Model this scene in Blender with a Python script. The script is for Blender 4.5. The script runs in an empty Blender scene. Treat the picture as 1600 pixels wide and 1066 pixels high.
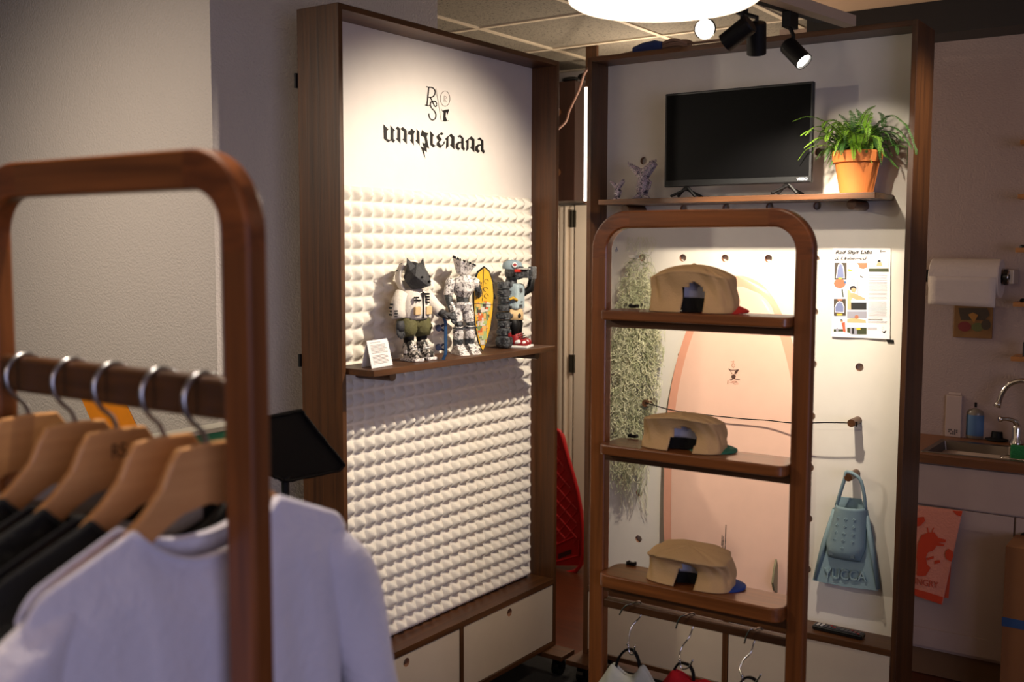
import bpy, math, random
import numpy as np
from mathutils import Vector, Matrix, Euler

# ------------------------------------------------------------------ camera, world, lights, exposure
C = bpy.context.scene
EYE = 1.714                                   # height of the lens above the floor
F_PX = 1664.0                                 # focal length in pixels of a 1600 px wide frame
CAM = np.array([[0.81947998, 0.05213348, -0.57073169],
                [0.57310227, -0.07016577, 0.81647447],
                [0.00251983, -0.99617211, -0.08737727]])
cam_data = bpy.data.cameras.new('camera')
cam = bpy.data.objects.new('camera', cam_data)
C.collection.objects.link(cam)
r_, d_, f_ = CAM[:, 0], CAM[:, 1], CAM[:, 2]
cam.matrix_world = Matrix(((r_[0], -d_[0], -f_[0], 0), (r_[1], -d_[1], -f_[1], 0), (r_[2], -d_[2], -f_[2], EYE), (0, 0, 0, 1)))
cam_data.sensor_width = 36.0
cam_data.lens = 36.0 * F_PX / 1600.0
cam_data.dof.use_dof = True
cam_data.dof.focus_distance = 3.72
cam_data.dof.aperture_fstop = 3.0
C.camera = cam
C.view_settings.view_transform = 'Standard'
C.view_settings.look = 'None'
C.view_settings.gamma = 1.0
C.view_settings.use_curve_mapping = False
C.view_settings.exposure = 0.0
C.cycles.use_denoising = True
C.cycles.max_bounces = 8
C.cycles.sample_clamp_indirect = 4.0

world = bpy.data.worlds.new('world'); C.world = world
world.use_nodes = True
world.node_tree.nodes['Background'].inputs['Color'].default_value = (0.80, 0.70, 0.62, 1)
world.node_tree.nodes['Background'].inputs['Strength'].default_value = 0.085

WARM = (1.0, 0.86, 0.69)
def spot(name, loc, target, power, size_deg, blend, color=WARM, radius=0.022):
    d = bpy.data.lights.new(name, 'SPOT')
    d.energy = power; d.spot_size = math.radians(size_deg); d.spot_blend = blend
    d.color = color; d.shadow_soft_size = radius
    o = bpy.data.objects.new(name, d); C.collection.objects.link(o)
    o.location = loc
    o.rotation_euler = (Vector(target) - Vector(loc)).to_track_quat('-Z', 'Y').to_euler()
    return o
# unseen cool area fill, added right of the camera to light the shirts
wd = bpy.data.lights.new('cool_fill_right', 'AREA')
wd.shape = 'RECTANGLE'; wd.size = 3.2; wd.size_y = 2.0; wd.energy = 66; wd.color = (0.70, 0.68, 1.0)
wo = bpy.data.objects.new('cool_fill_right', wd); C.collection.objects.link(wo)
wo.location = (3.4, -1.0, 1.5)
wo.rotation_euler = (Vector((-1.4, 1.3, 1.2)) - wo.location).to_track_quat('-Z', 'Y').to_euler()
# spots at the track heads: (lens position, aim point, watts, cone, blend)
SPOTS = {
    'display': ((-1.25, 2.82, 2.27), (-2.35, 2.88, 1.60), 112, 82, 0.75),
    'down':    ((-1.20, 2.97, 2.26), (-1.42, 3.67, 1.50), 125, 66, 0.8),
    'plant':   ((-1.22, 2.60, 2.27), (-1.13, 3.55, 1.98), 30, 30, 0.4),  # assumed unseen spot on the fern, with no head modelled
    'front':   ((-1.235, 2.68, 2.27), (-1.10, 1.30, 1.2), 24, 80, 0.8),
    'rack':    ((-3.00, 0.75, 2.30), (-2.85, 2.16, 1.15), 70, 125, 1.0),  # unseen spot, added to light the wall behind the clothes rack
    'side':    ((-.15, 3.25, 2.52), (-.92, 3.66, 2.08), 75, 34, 1.0),  # assumed unseen spot on the right display's outer side
    'hangers': ((-1.40, 1.02, 2.55), (-1.30, 0.80, 1.3), 60, 80, 0.8),  # assumed unseen overhead spot for the top edges of the hangers
}
for k, (l, t, p, s, b) in SPOTS.items():
    spot('spot_light_' + k, l, t, p, s, b)

# assumed unseen lamp in the passage behind the displays
pl = bpy.data.lights.new('assumed_passage_lamp', 'POINT'); pl.energy = 30; pl.color = (1.0, .84, .66); pl.shadow_soft_size = .12
po = bpy.data.objects.new('assumed_passage_lamp', pl); C.collection.objects.link(po); po.location = (-2.42, 4.55, 1.75)

pm_ = bpy.data.lights.new('passage_fill_high', 'POINT'); pm_.energy = 5; pm_.color = (1.0, .84, .66); pm_.shadow_soft_size = .08  # unseen second lamp, added to brighten the wall above the cupboard
pmo = bpy.data.objects.new('passage_fill_high', pm_); C.collection.objects.link(pmo); pmo.location = (-2.45, 4.65, 2.45)
# assumed unseen lamp off to the right of the picture
rl = bpy.data.lights.new('assumed_lamp_right', 'POINT'); rl.energy = 3; rl.color = (1.0, .78, .58); rl.shadow_soft_size = .10
ro = bpy.data.objects.new('assumed_lamp_right', rl); C.collection.objects.link(ro); ro.location = (.75, 2.9, 2.5)

fl = bpy.data.lights.new('fill_lamp_behind', 'POINT'); fl.energy = 34; fl.color = (1.0, .82, .64); fl.shadow_soft_size = .14  # unseen warm fill lamp, added to light the faces turned to the camera
fo = bpy.data.objects.new('fill_lamp_behind', fl); C.collection.objects.link(fo); fo.location = (-1.2, -1.5, 2.45)

# ------------------------------------------------------------------ pixel -> world helpers (measure the photo's things at their real depth)
def _ray(px, py): return CAM @ np.array([px - 800.0, py - 533.0, F_PX])
def onX(px, py, x): r = _ray(px, py); v = r * (x / r[0]); return Vector((v[0], v[1], v[2] + EYE))
def onY(px, py, y): r = _ray(px, py); v = r * (y / r[1]); return Vector((v[0], v[1], v[2] + EYE))
def onZ(px, py, z): r = _ray(px, py); v = r * ((z - EYE) / r[2]); return Vector((v[0], v[1], v[2] + EYE))

# ------------------------------------------------------------------ mesh helpers
BASE = {}                                      # world position of every thing's origin
class MB:
    def __init__(s): s.v = []; s.f = []; s.m = []; s.cur = 0
    def add(s, vs, fs, mi=None):
        o = len(s.v); s.v += [tuple(p) for p in vs]; mi = s.cur if mi is None else mi
        for f in fs: s.f.append(tuple(i + o for i in f)); s.m.append(mi)
        return s
    def box(s, x0, x1, y0, y1, z0, z1, M=None, mi=None):
        vs = [Vector((x, y, z)) for x in (x0, x1) for y in (y0, y1) for z in (z0, z1)]
        if M is not None: vs = [M @ p for p in vs]
        return s.add(vs, [(0, 1, 3, 2), (4, 6, 7, 5), (0, 4, 5, 1), (2, 3, 7, 6), (0, 2, 6, 4), (1, 5, 7, 3)], mi)
    def tube(s, pts, r, n=8, caps=True, flat=1.0, mi=None):
        pts = [Vector(p) for p in pts]; k = len(pts)
        rs = r if isinstance(r, (list, tuple)) else [r] * k
        vs = []; up = None
        for i, p in enumerate(pts):
            t = (pts[min(i + 1, k - 1)] - pts[max(i - 1, 0)])
            if t.length < 1e-9: t = Vector((0, 0, 1))
            t.normalize()
            if up is None:
                up = Vector((0, 0, 1)) if abs(t.z) < 0.9 else Vector((1, 0, 0))
            a = t.cross(up)
            if a.length < 1e-6: a = t.cross(Vector((0.3, 1, 0.2)))
            a.normalize(); b = a.cross(t).normalized(); up = b
            for j in range(n):
                w = 2 * math.pi * j / n
                vs.append(p + a * math.cos(w) * rs[i] + b * math.sin(w) * rs[i] * flat)
        fs = []
        for i in range(k - 1):
            for j in range(n):
                q = (j + 1) % n
                fs.append((i * n + j, i * n + q, (i + 1) * n + q, (i + 1) * n + j))
        if caps: fs.append(tuple(range(n))[::-1]); fs.append(tuple(range((k - 1) * n, k * n)))
        return s.add(vs, fs, mi)
    def cyl(s, p0, p1, r0, r1=None, n=20, mi=None):
        return s.tube([p0, p1], [r0, r0 if r1 is None else r1], n, mi=mi)
    def lathe(s, prof, origin=(0, 0, 0), n=32, M=None, mi=None):
        o = Vector(origin); vs = []; k = len(prof)
        for (r, z) in prof:
            for j in range(n):
                w = 2 * math.pi * j / n; p = Vector((r * math.cos(w), r * math.sin(w), z))
                vs.append((M @ p if M is not None else p) + o)
        fs = [(i * n + j, i * n + (j + 1) % n, (i + 1) * n + (j + 1) % n, (i + 1) * n + j) for i in range(k - 1) for j in range(n)]
        return s.add(vs, fs, mi)
    def prism(s, poly, fn, d, mi=None):
        """poly: 2D points; fn(u,v)->Vector; d: extrusion vector"""
        n = len(poly); a = [fn(*p) for p in poly]; d = Vector(d); b = [p + d for p in a]
        return s.add(a + b, [tuple(range(n))[::-1], tuple(range(n, 2 * n))] + [(i, (i + 1) % n, n + (i + 1) % n, n + i) for i in range(n)], mi)
    def poly(s, pts, mi=None): return s.add(pts, [tuple(range(len(pts)))], mi)
    def blob(s, c, r, M=None, nu=16, nv=10, e=1.0, mi=None, jit=0.0, rnd=None):
        """superellipsoid; e<1 boxier"""
        c = Vector(c); vs = []
        def sg(a): return (1 if a >= 0 else -1) * abs(a) ** e
        for i in range(nv + 1):
            t = -math.pi / 2 + math.pi * i / nv
            for j in range(nu):
                u = 2 * math.pi * j / nu
                p = Vector((r[0] * sg(math.cos(t)) * sg(math.cos(u)), r[1] * sg(math.cos(t)) * sg(math.sin(u)), r[2] * sg(math.sin(t))))
                if jit: p *= 1 + rnd.uniform(-jit, jit)
                vs.append((M @ p if M is not None else p) + c)
        fs = [(i * nu + j, i * nu + (j + 1) % nu, (i + 1) * nu + (j + 1) % nu, (i + 1) * nu + j) for i in range(nv) for j in range(nu)]
        return s.add(vs, fs, mi)
    def grid(s, nu, nv, fn, wrap=False, mi=None):
        vs = [fn(i / nu, j / nv) for j in range(nv + 1) for i in range(nu + (0 if wrap else 1))]
        w = nu + (0 if wrap else 1)
        fs = [(j * w + i, j * w + (i + 1) % w, (j + 1) * w + (i + 1) % w, (j + 1) * w + i) for j in range(nv) for i in range(nu)]
        return s.add(vs, fs, mi)
    def ribbon(s, pts, w, fn, mi=None):
        """stroke of width w along 2D points mapped to the surface by fn; w may be a list"""
        k = len(pts); ws = w if isinstance(w, (list, tuple)) else [w] * k; vs = []
        for i in range(k):
            a = pts[max(i - 1, 0)]; b = pts[min(i + 1, k - 1)]
            dx, dy = b[0] - a[0], b[1] - a[1]; l = math.hypot(dx, dy) or 1
            nx, ny = -dy / l * ws[i] / 2, dx / l * ws[i] / 2
            vs += [fn(pts[i][0] + nx, pts[i][1] + ny), fn(pts[i][0] - nx, pts[i][1] - ny)]
        return s.add(vs, [(2 * i, 2 * i + 1, 2 * i + 3, 2 * i + 2) for i in range(k - 1)], mi)
    def xf(s, M):
        s.v = [tuple(M @ Vector(p)) for p in s.v]; return s

def link(name, mb, mats, parent=None, smooth=False, bevel=0.0, solid=0.0, sub=0, seg=2):
    b = BASE.get(parent.name, Vector((0, 0, 0))) if parent else None
    if b is None:
        b = Vector((0, 0, 0))
        if name_origin.get(name): b = name_origin[name]
    me = bpy.data.meshes.new(name)
    me.from_pydata([tuple(Vector(p) - b) for p in mb.v], [], mb.f)
    for m in (mats if isinstance(mats, (list, tuple)) else [mats]): me.materials.append(m)
    for p, mi in zip(me.polygons, mb.m):
        p.material_index = mi; p.use_smooth = smooth
    me.update()
    o = bpy.data.objects.new(name, me); C.collection.objects.link(o)
    BASE[o.name] = b
    if parent: o.parent = parent
    else: o.location = b
    if solid: md = o.modifiers.new('solid', 'SOLIDIFY'); md.thickness = abs(solid); md.offset = 0
    if bevel:
        md = o.modifiers.new('bevel', 'BEVEL'); md.width = bevel; md.segments = seg; md.limit_method = 'ANGLE'; md.angle_limit = math.radians(40)
    if sub: md = o.modifiers.new('sub', 'SUBSURF'); md.levels = sub; md.render_levels = sub
    return o
name_origin = {}
def thing(name, label, cat, loc=(0, 0, 0), group=None):
    o = bpy.data.objects.new(name, None); C.collection.objects.link(o)
    o.location = loc; o.empty_display_size = 0.05
    o['label'] = label; o['category'] = cat
    if group: o['group'] = group
    BASE[o.name] = Vector(loc)
    return o
def solo(name, mb, mats, label, cat, loc, group=None, **k):
    name_origin[name] = Vector(loc)
    o = link(name, mb, mats, None, **k); name_origin.pop(name)
    o['label'] = label; o['category'] = cat
    if group: o['group'] = group
    return o
def struct(name, mb, mats, **k):
    o = link(name, mb, mats, None, **k); o['kind'] = 'structure'; return o
def children(o): return [c for c in C.objects if c.parent == o]
def copy_thing(src, loc, label, group=None):
    def rec(o, par):
        c = o.copy(); C.collection.objects.link(c)
        if par: c.parent = par
        for ch in children(o): rec(ch, c)
        return c
    r = rec(src, None); r.location = loc; r['label'] = label
    if group: r['group'] = group
    return r
def bez(p0, p1, p2, p3, n=12):
    p0, p1, p2, p3 = map(Vector, (p0, p1, p2, p3)); out = []
    for i in range(n + 1):
        t = i / n; out.append(p0 * (1 - t) ** 3 + p1 * 3 * t * (1 - t) ** 2 + p2 * 3 * t * t * (1 - t) + p3 * t ** 3)
    return out
def smooth_path(pts, k=6):
    """Catmull-Rom through points"""
    P = [Vector(p) for p in pts]; P = [P[0] * 2 - P[1]] + P + [P[-1] * 2 - P[-2]]; out = []
    for i in range(1, len(P) - 2):
        for j in range(k):
            t = j / k; a, b, c, d = P[i - 1], P[i], P[i + 1], P[i + 2]
            out.append(0.5 * ((2 * b) + (c - a) * t + (2 * a - 5 * b + 4 * c - d) * t * t + (3 * b - a - 3 * c + d) * t ** 3))
    out.append(P[-2]); return out
_dg = None
def text_mesh(name, body, origin, xd, yd, size, mats, parent, extrude=0.0, shear=0.0, align='LEFT', bold=0.0, spacing=1.0, scale_x=1.0):
    cu = bpy.data.curves.new(name, 'FONT'); cu.body = body; cu.size = size; cu.extrude = extrude; cu.shear = shear
    cu.align_x = align; cu.offset = bold; cu.space_character = spacing
    tmp = bpy.data.objects.new(name + '_tmp', cu); C.collection.objects.link(tmp)
    me = bpy.data.meshes.new_from_object(tmp.evaluated_get(bpy.context.evaluated_depsgraph_get()))
    bpy.data.objects.remove(tmp); bpy.data.curves.remove(cu)
    xd = Vector(xd).normalized(); yd = Vector(yd).normalized(); nd = xd.cross(yd)
    b = BASE[parent.name]
    for v in me.vertices:
        c = v.co.copy(); v.co = Vector(origin) + xd * c.x * scale_x + yd * c.y + nd * c.z - b
    me.materials.clear(); me.materials.append(mats)
    o = bpy.data.objects.new(name, me); C.collection.objects.link(o); o.parent = parent; BASE[o.name] = b
    return o

# ------------------------------------------------------------------ materials
def new_mat(name):
    m = bpy.data.materials.new(name); m.use_nodes = True; nt = m.node_tree
    return m, nt, nt.nodes['Principled BSDF']
def srgb(r, g, b):
    f = lambda c: (c / 255 / 12.92) if c / 255 <= 0.04045 else ((c / 255 + 0.055) / 1.055) ** 2.4
    return (f(r), f(g), f(b), 1)
def plain(name, col, rough=0.6, metal=0.0, bump=0.0, bscale=200, spec=0.5, emit=0.0, vary=0.0, vscale=20, trans=0.0, sheen=0.0, coat=0.0):
    m, nt, p = new_mat(name)
    p.inputs['Base Color'].default_value = col; p.inputs['Roughness'].default_value = rough
    p.inputs['Metallic'].default_value = metal; p.inputs['Specular IOR Level'].default_value = spec
    if coat: p.inputs['Coat Weight'].default_value = coat
    if sheen: p.inputs['Sheen Weight'].default_value = sheen
    if emit: p.inputs['Emission Color'].default_value = col; p.inputs['Emission Strength'].default_value = emit
    tc = nt.nodes.new('ShaderNodeTexCoord')
    nz = nt.nodes.new('ShaderNodeTexNoise'); nz.inputs['Scale'].default_value = vscale; nz.inputs['Detail'].default_value = 4
    nt.links.new(tc.outputs['Object'], nz.inputs['Vector'])
    mx = nt.nodes.new('ShaderNodeMix'); mx.data_type = 'RGBA'; v = vary or 0.04
    mx.inputs['A'].default_value = tuple(c * (1 - v) for c in col[:3]) + (1,)
    mx.inputs['B'].default_value = tuple(min(1, c * (1 + v)) for c in col[:3]) + (1,)
    nt.links.new(nz.outputs['Fac'], mx.inputs['Factor']); nt.links.new(mx.outputs['Result'], p.inputs['Base Color'])
    if bump:
        n2 = nt.nodes.new('ShaderNodeTexNoise'); n2.inputs['Scale'].default_value = bscale; n2.inputs['Detail'].default_value = 3
        nt.links.new(tc.outputs['Object'], n2.inputs['Vector'])
        b = nt.nodes.new('ShaderNodeBump'); b.inputs['Strength'].default_value = bump; b.inputs['Distance'].default_value = 0.01
        nt.links.new(n2.outputs['Fac'], b.inputs['Height']); nt.links.new(b.outputs['Normal'], p.inputs['Normal'])
    return m
def wood(name, dark, light, axis=2, rough=0.42, fine=70, long=2.2, coat=0.0, contrast=(0.3, 0.72), seed=0.0):
    m, nt, p = new_mat(name)
    tc = nt.nodes.new('ShaderNodeTexCoord'); mp = nt.nodes.new('ShaderNodeMapping')
    sc = [fine] * 3; sc[axis] = long; mp.inputs['Scale'].default_value = sc; mp.inputs['Location'].default_value = (seed, seed * 1.7, seed * .6)
    nt.links.new(tc.outputs['Object'], mp.inputs['Vector'])
    n1 = nt.nodes.new('ShaderNodeTexNoise'); n1.inputs['Scale'].default_value = 1; n1.inputs['Detail'].default_value = 7; n1.inputs['Roughness'].default_value = .62
    n1.inputs['Distortion'].default_value = 0.6
    nt.links.new(mp.outputs['Vector'], n1.inputs['Vector'])
    mp2 = nt.nodes.new('ShaderNodeMapping'); sc2 = [fine * .13] * 3; sc2[axis] = long * .45; mp2.inputs['Scale'].default_value = sc2
    nt.links.new(tc.outputs['Object'], mp2.inputs['Vector'])
    n2 = nt.nodes.new('ShaderNodeTexNoise'); n2.inputs['Scale'].default_value = 1; n2.inputs['Detail'].default_value = 3; n2.inputs['Distortion'].default_value = 1.2
    nt.links.new(mp2.outputs['Vector'], n2.inputs['Vector'])
    ad = nt.nodes.new('ShaderNodeMix'); ad.data_type = 'FLOAT'; ad.inputs['Factor'].default_value = 0.45
    nt.links.new(n1.outputs['Fac'], ad.inputs['A']); nt.links.new(n2.outputs['Fac'], ad.inputs['B'])
    cr = nt.nodes.new('ShaderNodeValToRGB'); e = cr.color_ramp.elements
    e[0].position = contrast[0]; e[0].color = dark; e[1].position = contrast[1]; e[1].color = light
    nt.links.new(ad.outputs['Result'], cr.inputs['Fac']); nt.links.new(cr.outputs['Color'], p.inputs['Base Color'])
    b = nt.nodes.new('ShaderNodeBump'); b.inputs['Strength'].default_value = .12; b.inputs['Distance'].default_value = 0.003
    nt.links.new(n1.outputs['Fac'], b.inputs['Height']); nt.links.new(b.outputs['Normal'], p.inputs['Normal'])
    p.inputs['Roughness'].default_value = rough; p.inputs['Coat Weight'].default_value = coat
    return m
def patches(name, cols, scale=60, rough=0.6, bump=0.0, w=1.0, dist=0.0, stops=None):
    """painted patches: noise through a stepped ramp"""
    m, nt, p = new_mat(name)
    tc = nt.nodes.new('ShaderNodeTexCoord'); nz = nt.nodes.new('ShaderNodeTexNoise'); nz.inputs['Scale'].default_value = scale
    nz.inputs['Detail'].default_value = 3; nz.inputs['Distortion'].default_value = dist
    nt.links.new(tc.outputs['Object'], nz.inputs['Vector'])
    cr = nt.nodes.new('ShaderNodeValToRGB'); cr.color_ramp.interpolation = 'LINEAR' if w else 'CONSTANT'
    e = cr.color_ramp.elements
    n = len(cols); st = stops or [0.32 + 0.36 * i / (n - 1) for i in range(n)]
    e[0].position = st[0]; e[0].color = cols[0]; e[1].position = st[-1]; e[1].color = cols[-1]
    for i in range(1, n - 1):
        q = e.new(st[i]); q.color = cols[i]
    nt.links.new(nz.outputs['Fac'], cr.inputs['Fac']); nt.links.new(cr.outputs['Color'], p.inputs['Base Color'])
    p.inputs['Roughness'].default_value = rough
    if bump:
        b = nt.nodes.new('ShaderNodeBump'); b.inputs['Strength'].default_value = bump; b.inputs['Distance'].default_value = 0.004
        nt.links.new(nz.outputs['Fac'], b.inputs['Height']); nt.links.new(b.outputs['Normal'], p.inputs['Normal'])
    return m

W_D, W_L = srgb(40, 21, 8), srgb(104, 63, 29)
walnutZ = wood('walnut_vertical', W_D, W_L, 2)
walnutX = wood('walnut_along_x', W_D, W_L, 0)
walnutY = wood('walnut_along_y', W_D, W_L, 1)
O_D, O_L = srgb(80, 41, 15), srgb(156, 92, 43)
oilZ = wood('oiled_walnut_vertical', O_D, O_L, 2, rough=.34, coat=.25, fine=60)
oilX = wood('oiled_walnut_along_x', O_D, O_L, 0, rough=.34, coat=.25, fine=60)
oilC = wood('oiled_walnut_corner', srgb(70, 32, 12), srgb(158, 88, 40), 0, rough=.34, coat=.25, fine=60, long=9, seed=3)
beech = wood('beech_hanger', srgb(178, 120, 70), srgb(224, 168, 108), 1, rough=.4, fine=50, contrast=(.2, .8))
ply_edge = plain('plywood_edge', srgb(150, 108, 80), .7)
M_panel = plain('white_laminate', srgb(222, 216, 204), .5)
M_panelL = plain('white_laminate_smooth', srgb(222, 214, 206), .5)
M_foam = plain('white_foam', srgb(235, 228, 214), .85, bump=.12, bscale=500)
M_drawer = plain('cream_laminate', srgb(194, 178, 154), .5)
M_black = plain('matt_black', srgb(10, 9, 9), .55, spec=.3)
M_blackg = plain('gloss_black', srgb(8, 8, 9), .22)
M_screen = plain('dark_screen', srgb(3, 3, 4), .45, spec=.08)
M_vinyl = plain('black_vinyl', srgb(13, 11, 9), .7, spec=.2)
M_steel = plain('brushed_steel', srgb(176, 176, 180), .28, metal=1.0)
M_sinksteel = plain('sink_steel', srgb(112, 100, 90), .35, metal=1.0)
M_chrome = plain('chrome', srgb(210, 205, 200), .12, metal=1.0)
M_white = plain('white_plastic', srgb(232, 230, 226), .5)
M_alu = plain('aluminium', srgb(184, 166, 146), .45, metal=.15)

# ------------------------------------------------------------------ setting: floor, ceiling, walls
M_wall = plain('stucco_paint', srgb(196, 186, 178), .75, bump=.55, bscale=130, vary=.03, vscale=6)
M_wall2 = plain('smooth_paint', srgb(196, 186, 178), .75, bump=.12, bscale=160, vary=.03, vscale=6)
M_tile = patches('ceiling_tile', [srgb(52, 46, 40), srgb(128, 119, 104), srgb(138, 128, 112)], scale=120, rough=.9, dist=.8, stops=[.33, .42, .7], bump=.3)
M_tbar = plain('ceiling_tbar', srgb(214, 198, 172), .5)
M_beige = plain('beige_ceiling', srgb(206, 172, 140), .7)
M_beam = plain('dark_beam_paint', srgb(26, 20, 16), .6)
M_floor = wood('floor_boards', srgb(60, 27, 13), srgb(106, 52, 26), 0, rough=.35, fine=22, long=1.6)
M_carpet = patches('speckled_carpet', [srgb(12, 11, 11), srgb(18, 16, 15), srgb(74, 68, 62)], scale=420, rough=.95, stops=[.3, .56, .7], bump=.4)
m = MB().box(-5, 3, 3.70, 6.0, -.05, 0.0); struct('floor', m, M_floor)
m = MB().box(-5, 3, -4.0, 3.70, -.05, 0.002); struct('floor.001', m, M_carpet)
m = MB().box(-6.5, -1.56, -4, 6, 2.714, 2.76); struct('ceiling', m, M_tile)
m = MB().box(-1.56, 3, -4, 6, 2.714, 2.76); struct('ceiling.001', m, M_beige)
m = MB()
for k in range(-3, 4): m.box(-2.972 + .61 * k - .012 if k < 3 else -1.575, -2.972 + .61 * k + .012 if k < 3 else -1.555, -4, 6, 2.708, 2.7145)
for k in range(-9, 4): m.box(-6, -1.556, 3.983 + .613 * k - .012, 3.983 + .613 * k + .012, 2.707, 2.7143)
struct('trim_1', m, M_tbar)
# block of wall behind the rack and the left display: outer corner at x=-2.62, y=2.16
m = MB().box(-6.5, -2.62, 2.16, 3.245, 0, 2.714); struct('wall_left', m, [M_wall])
m = MB().box(-6.5, -1.70, 5.24, 5.34, 0, 2.714); struct('wall_back', m, M_wall2)
m = MB().box(-1.86, 3, 4.80, 4.9, 0, 2.714); struct('wall_right', m, plain('darkened_wall_paint', srgb(160, 138, 126), .75, bump=.3, bscale=140, vary=.03, vscale=6))  # wall paint darkened to stand in for the kitchenette's dimmer light
m = MB().box(-1.86, -1.70, 4.9, 5.34, 0, 2.714); struct('trim_2', m, M_wall2)
m = MB().box(-1.66, 3, 4.60, 4.80, 2.583, 2.714); struct('trim_3', m, M_beam)

# white moulded door with hinges behind the gap
D = thing('folding_door', 'white moulded door with dark hinges seen through the gap between the two display frames', 'door', (-3.15, 5.2, 0))
M_door = plain('door_paint', srgb(222, 206, 186), .5)
m = MB()
xs = [(-3.75, -3.335, .0), (-3.335, -3.315, .02), (-3.30, -3.275, .012), (-3.26, -3.245, .025), (-3.23, -3.208, .012)]
m.box(-3.75, -3.21, 5.205, 5.238, .02, 1.955)
for a, b, d in xs[1:]: m.box(a, b, 5.205 - d, 5.206, .02, 1.95)
link('door_leaf', m, M_door, D, bevel=.004)
m = MB().box(-3.196, -3.02, 5.19, 5.238, .02, 1.955); link('jamb', m, M_door, D, bevel=.004)
for z0, z1 in ((1.828, 1.925), (1.0, 1.103), (.2, .3)):
    m = MB().box(-3.222, -3.186, 5.178, 5.19, z0, z1); m.cyl((-3.204, 5.174, z0), (-3.204, 5.174, z1), .006, n=10)
    link('hinge', m, plain('dark_hinge', srgb(70, 66, 56), .4, metal=.8), D)
# dark wall cupboard over the door with a lit gap at its edge
D = thing('overhead_cupboard', 'dark wood overhead cupboard above the white door, seen through the gap', 'cupboard', (-3.3, 5.0, 1.97))
m = MB().box(-3.9, -3.02, 4.9, 5.238, 1.965, 2.60); link('body', m, wood('dark_cupboard_wood', srgb(34, 18, 12), srgb(58, 32, 22), 2), D, bevel=.003)
for z in (2.44, 2.12):
    m = MB().cyl((-3.13, 4.9, z), (-3.13, 4.868, z), .022, .026, n=14); link('knob', m, walnutZ, D, smooth=False)
p0 = onY(911.5, 136, 4.60); p1 = onY(917.2, 314, 4.60)
L = thing('strip_light', 'narrow glowing vertical strip light beside the dark cupboard', 'light', (p0.x, 4.62, p1.z))
m = MB().box(p0.x, p0.x + .026, 4.612, 4.62, p1.z, p0.z); link('diffuser', m, plain('lit_tube', srgb(255, 240, 225), emit=3.0), L)
m = MB().box(p0.x - .006, p0.x + .034, 4.62, 4.64, p1.z - .01, p0.z + .01); link('housing', m, walnutZ, L)
m = MB().box(p0.x - .012, p0.x + .05, 4.64, 4.66, p1.z - .01, 2.714); struct('trim_4', m, walnutZ)
# things on top of the cupboard
m = MB(); m.blob((-3.07, 4.93, 2.60 + .012), (.05, .03, .014)); m.blob((-2.985, 4.93, 2.60 + .018), (.035, .03, .020))
solo('storage_pouch', m, M_black, 'dark rounded bundles on top of the overhead cupboard', 'bag', (-3.15, 4.93, 2.60), smooth=True)
# pinkish cable hanging from the ceiling in the gap
pts = smooth_path([(-1.98, 3.70, 2.443), (-2.10, 3.74, 2.443), (-2.20, 3.84, 2.45), onY(918, 108, 4.3), onY(905, 140, 4.5), onY(890, 172, 4.5), onY(884, 190, 4.5), onY(868, 205, 4.5)], 5)
m = MB().tube(pts, .006, 8)
solo('hanging_cable', m, plain('tan_cable', srgb(150, 112, 96), .5), 'tan cable slanting down through the gap from behind the right display', 'cable', pts[0], smooth=True)

# red ribbed plastic panel leaning in the gap
def sledge():
    Y = 4.72
    a = [(840, 673), (871, 673), (879, 680), (884, 700), (905, 790), (909, 800), (909, 884), (866, 897), (840, 903)]
    P = [onY(x, y, Y) for x, y in a]
    for p in P:
        if p.z < .012: p.z = .012
    R = thing('ribbed_plastic_board', 'red ribbed plastic board leaning upright in the gap between the displays', 'board', (P[5].x, Y, 0))
    m = MB(); n = len(P); q = [p + Vector((0, .02, 0)) for p in P]
    m.add(P + q, [tuple(range(n)), tuple(range(n, 2 * n))[::-1]] + [(i, (i + 1) % n, n + (i + 1) % n, n + i) for i in range(n)])
    red = plain('red_plastic', srgb(176, 16, 20), .4)
    link('board', m, red, R)
    m = MB()
    edge = [onY(x, y, Y - .008) for x, y in ((850, 670), (870, 672), (877, 680), (884, 703), (907, 792), (907, 884), (866, 896))]
    m.tube(smooth_path(edge, 4), .011, 8); link('rim', m, red, R, smooth=True)
    m = MB(); mk = lambda x, y: onY(x, y, Y - .003)
    for k in range(-3, 9):
        for s in (1, -1):
            x0, y0 = (866, 690 + 22 * k)
            seg = []
            for t in range(0, 9):
                x = 866 + t * 5; y = y0 + s * t * 5 * 1.15 + (40 if s < 0 else 0)
                xr = 871 + (y - 680) * .26
                if 688 < y < 850 and x < min(xr, 903) and x < 906: seg.append(onY(x, y, Y - .003))
            if len(seg) > 1: m.tube(seg, .0045, 5)
    link('ribs', m, red, R)
    m = MB(); fr = [onY(x, y, Y - .004) for x, y in ((868, 852), (899, 838), (904, 846), (904, 868), (868, 878))]
    m.tube(fr, .005, 6); link('handle_frame', m, red, R)
    m = MB().poly([onY(x, y, Y - .003) for x, y in ((872, 866), (893, 858), (893, 866), (872, 874))]); link('handle_slot', m, plain('slot_dark', srgb(60, 6, 8), .6), R)
sledge()

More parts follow.
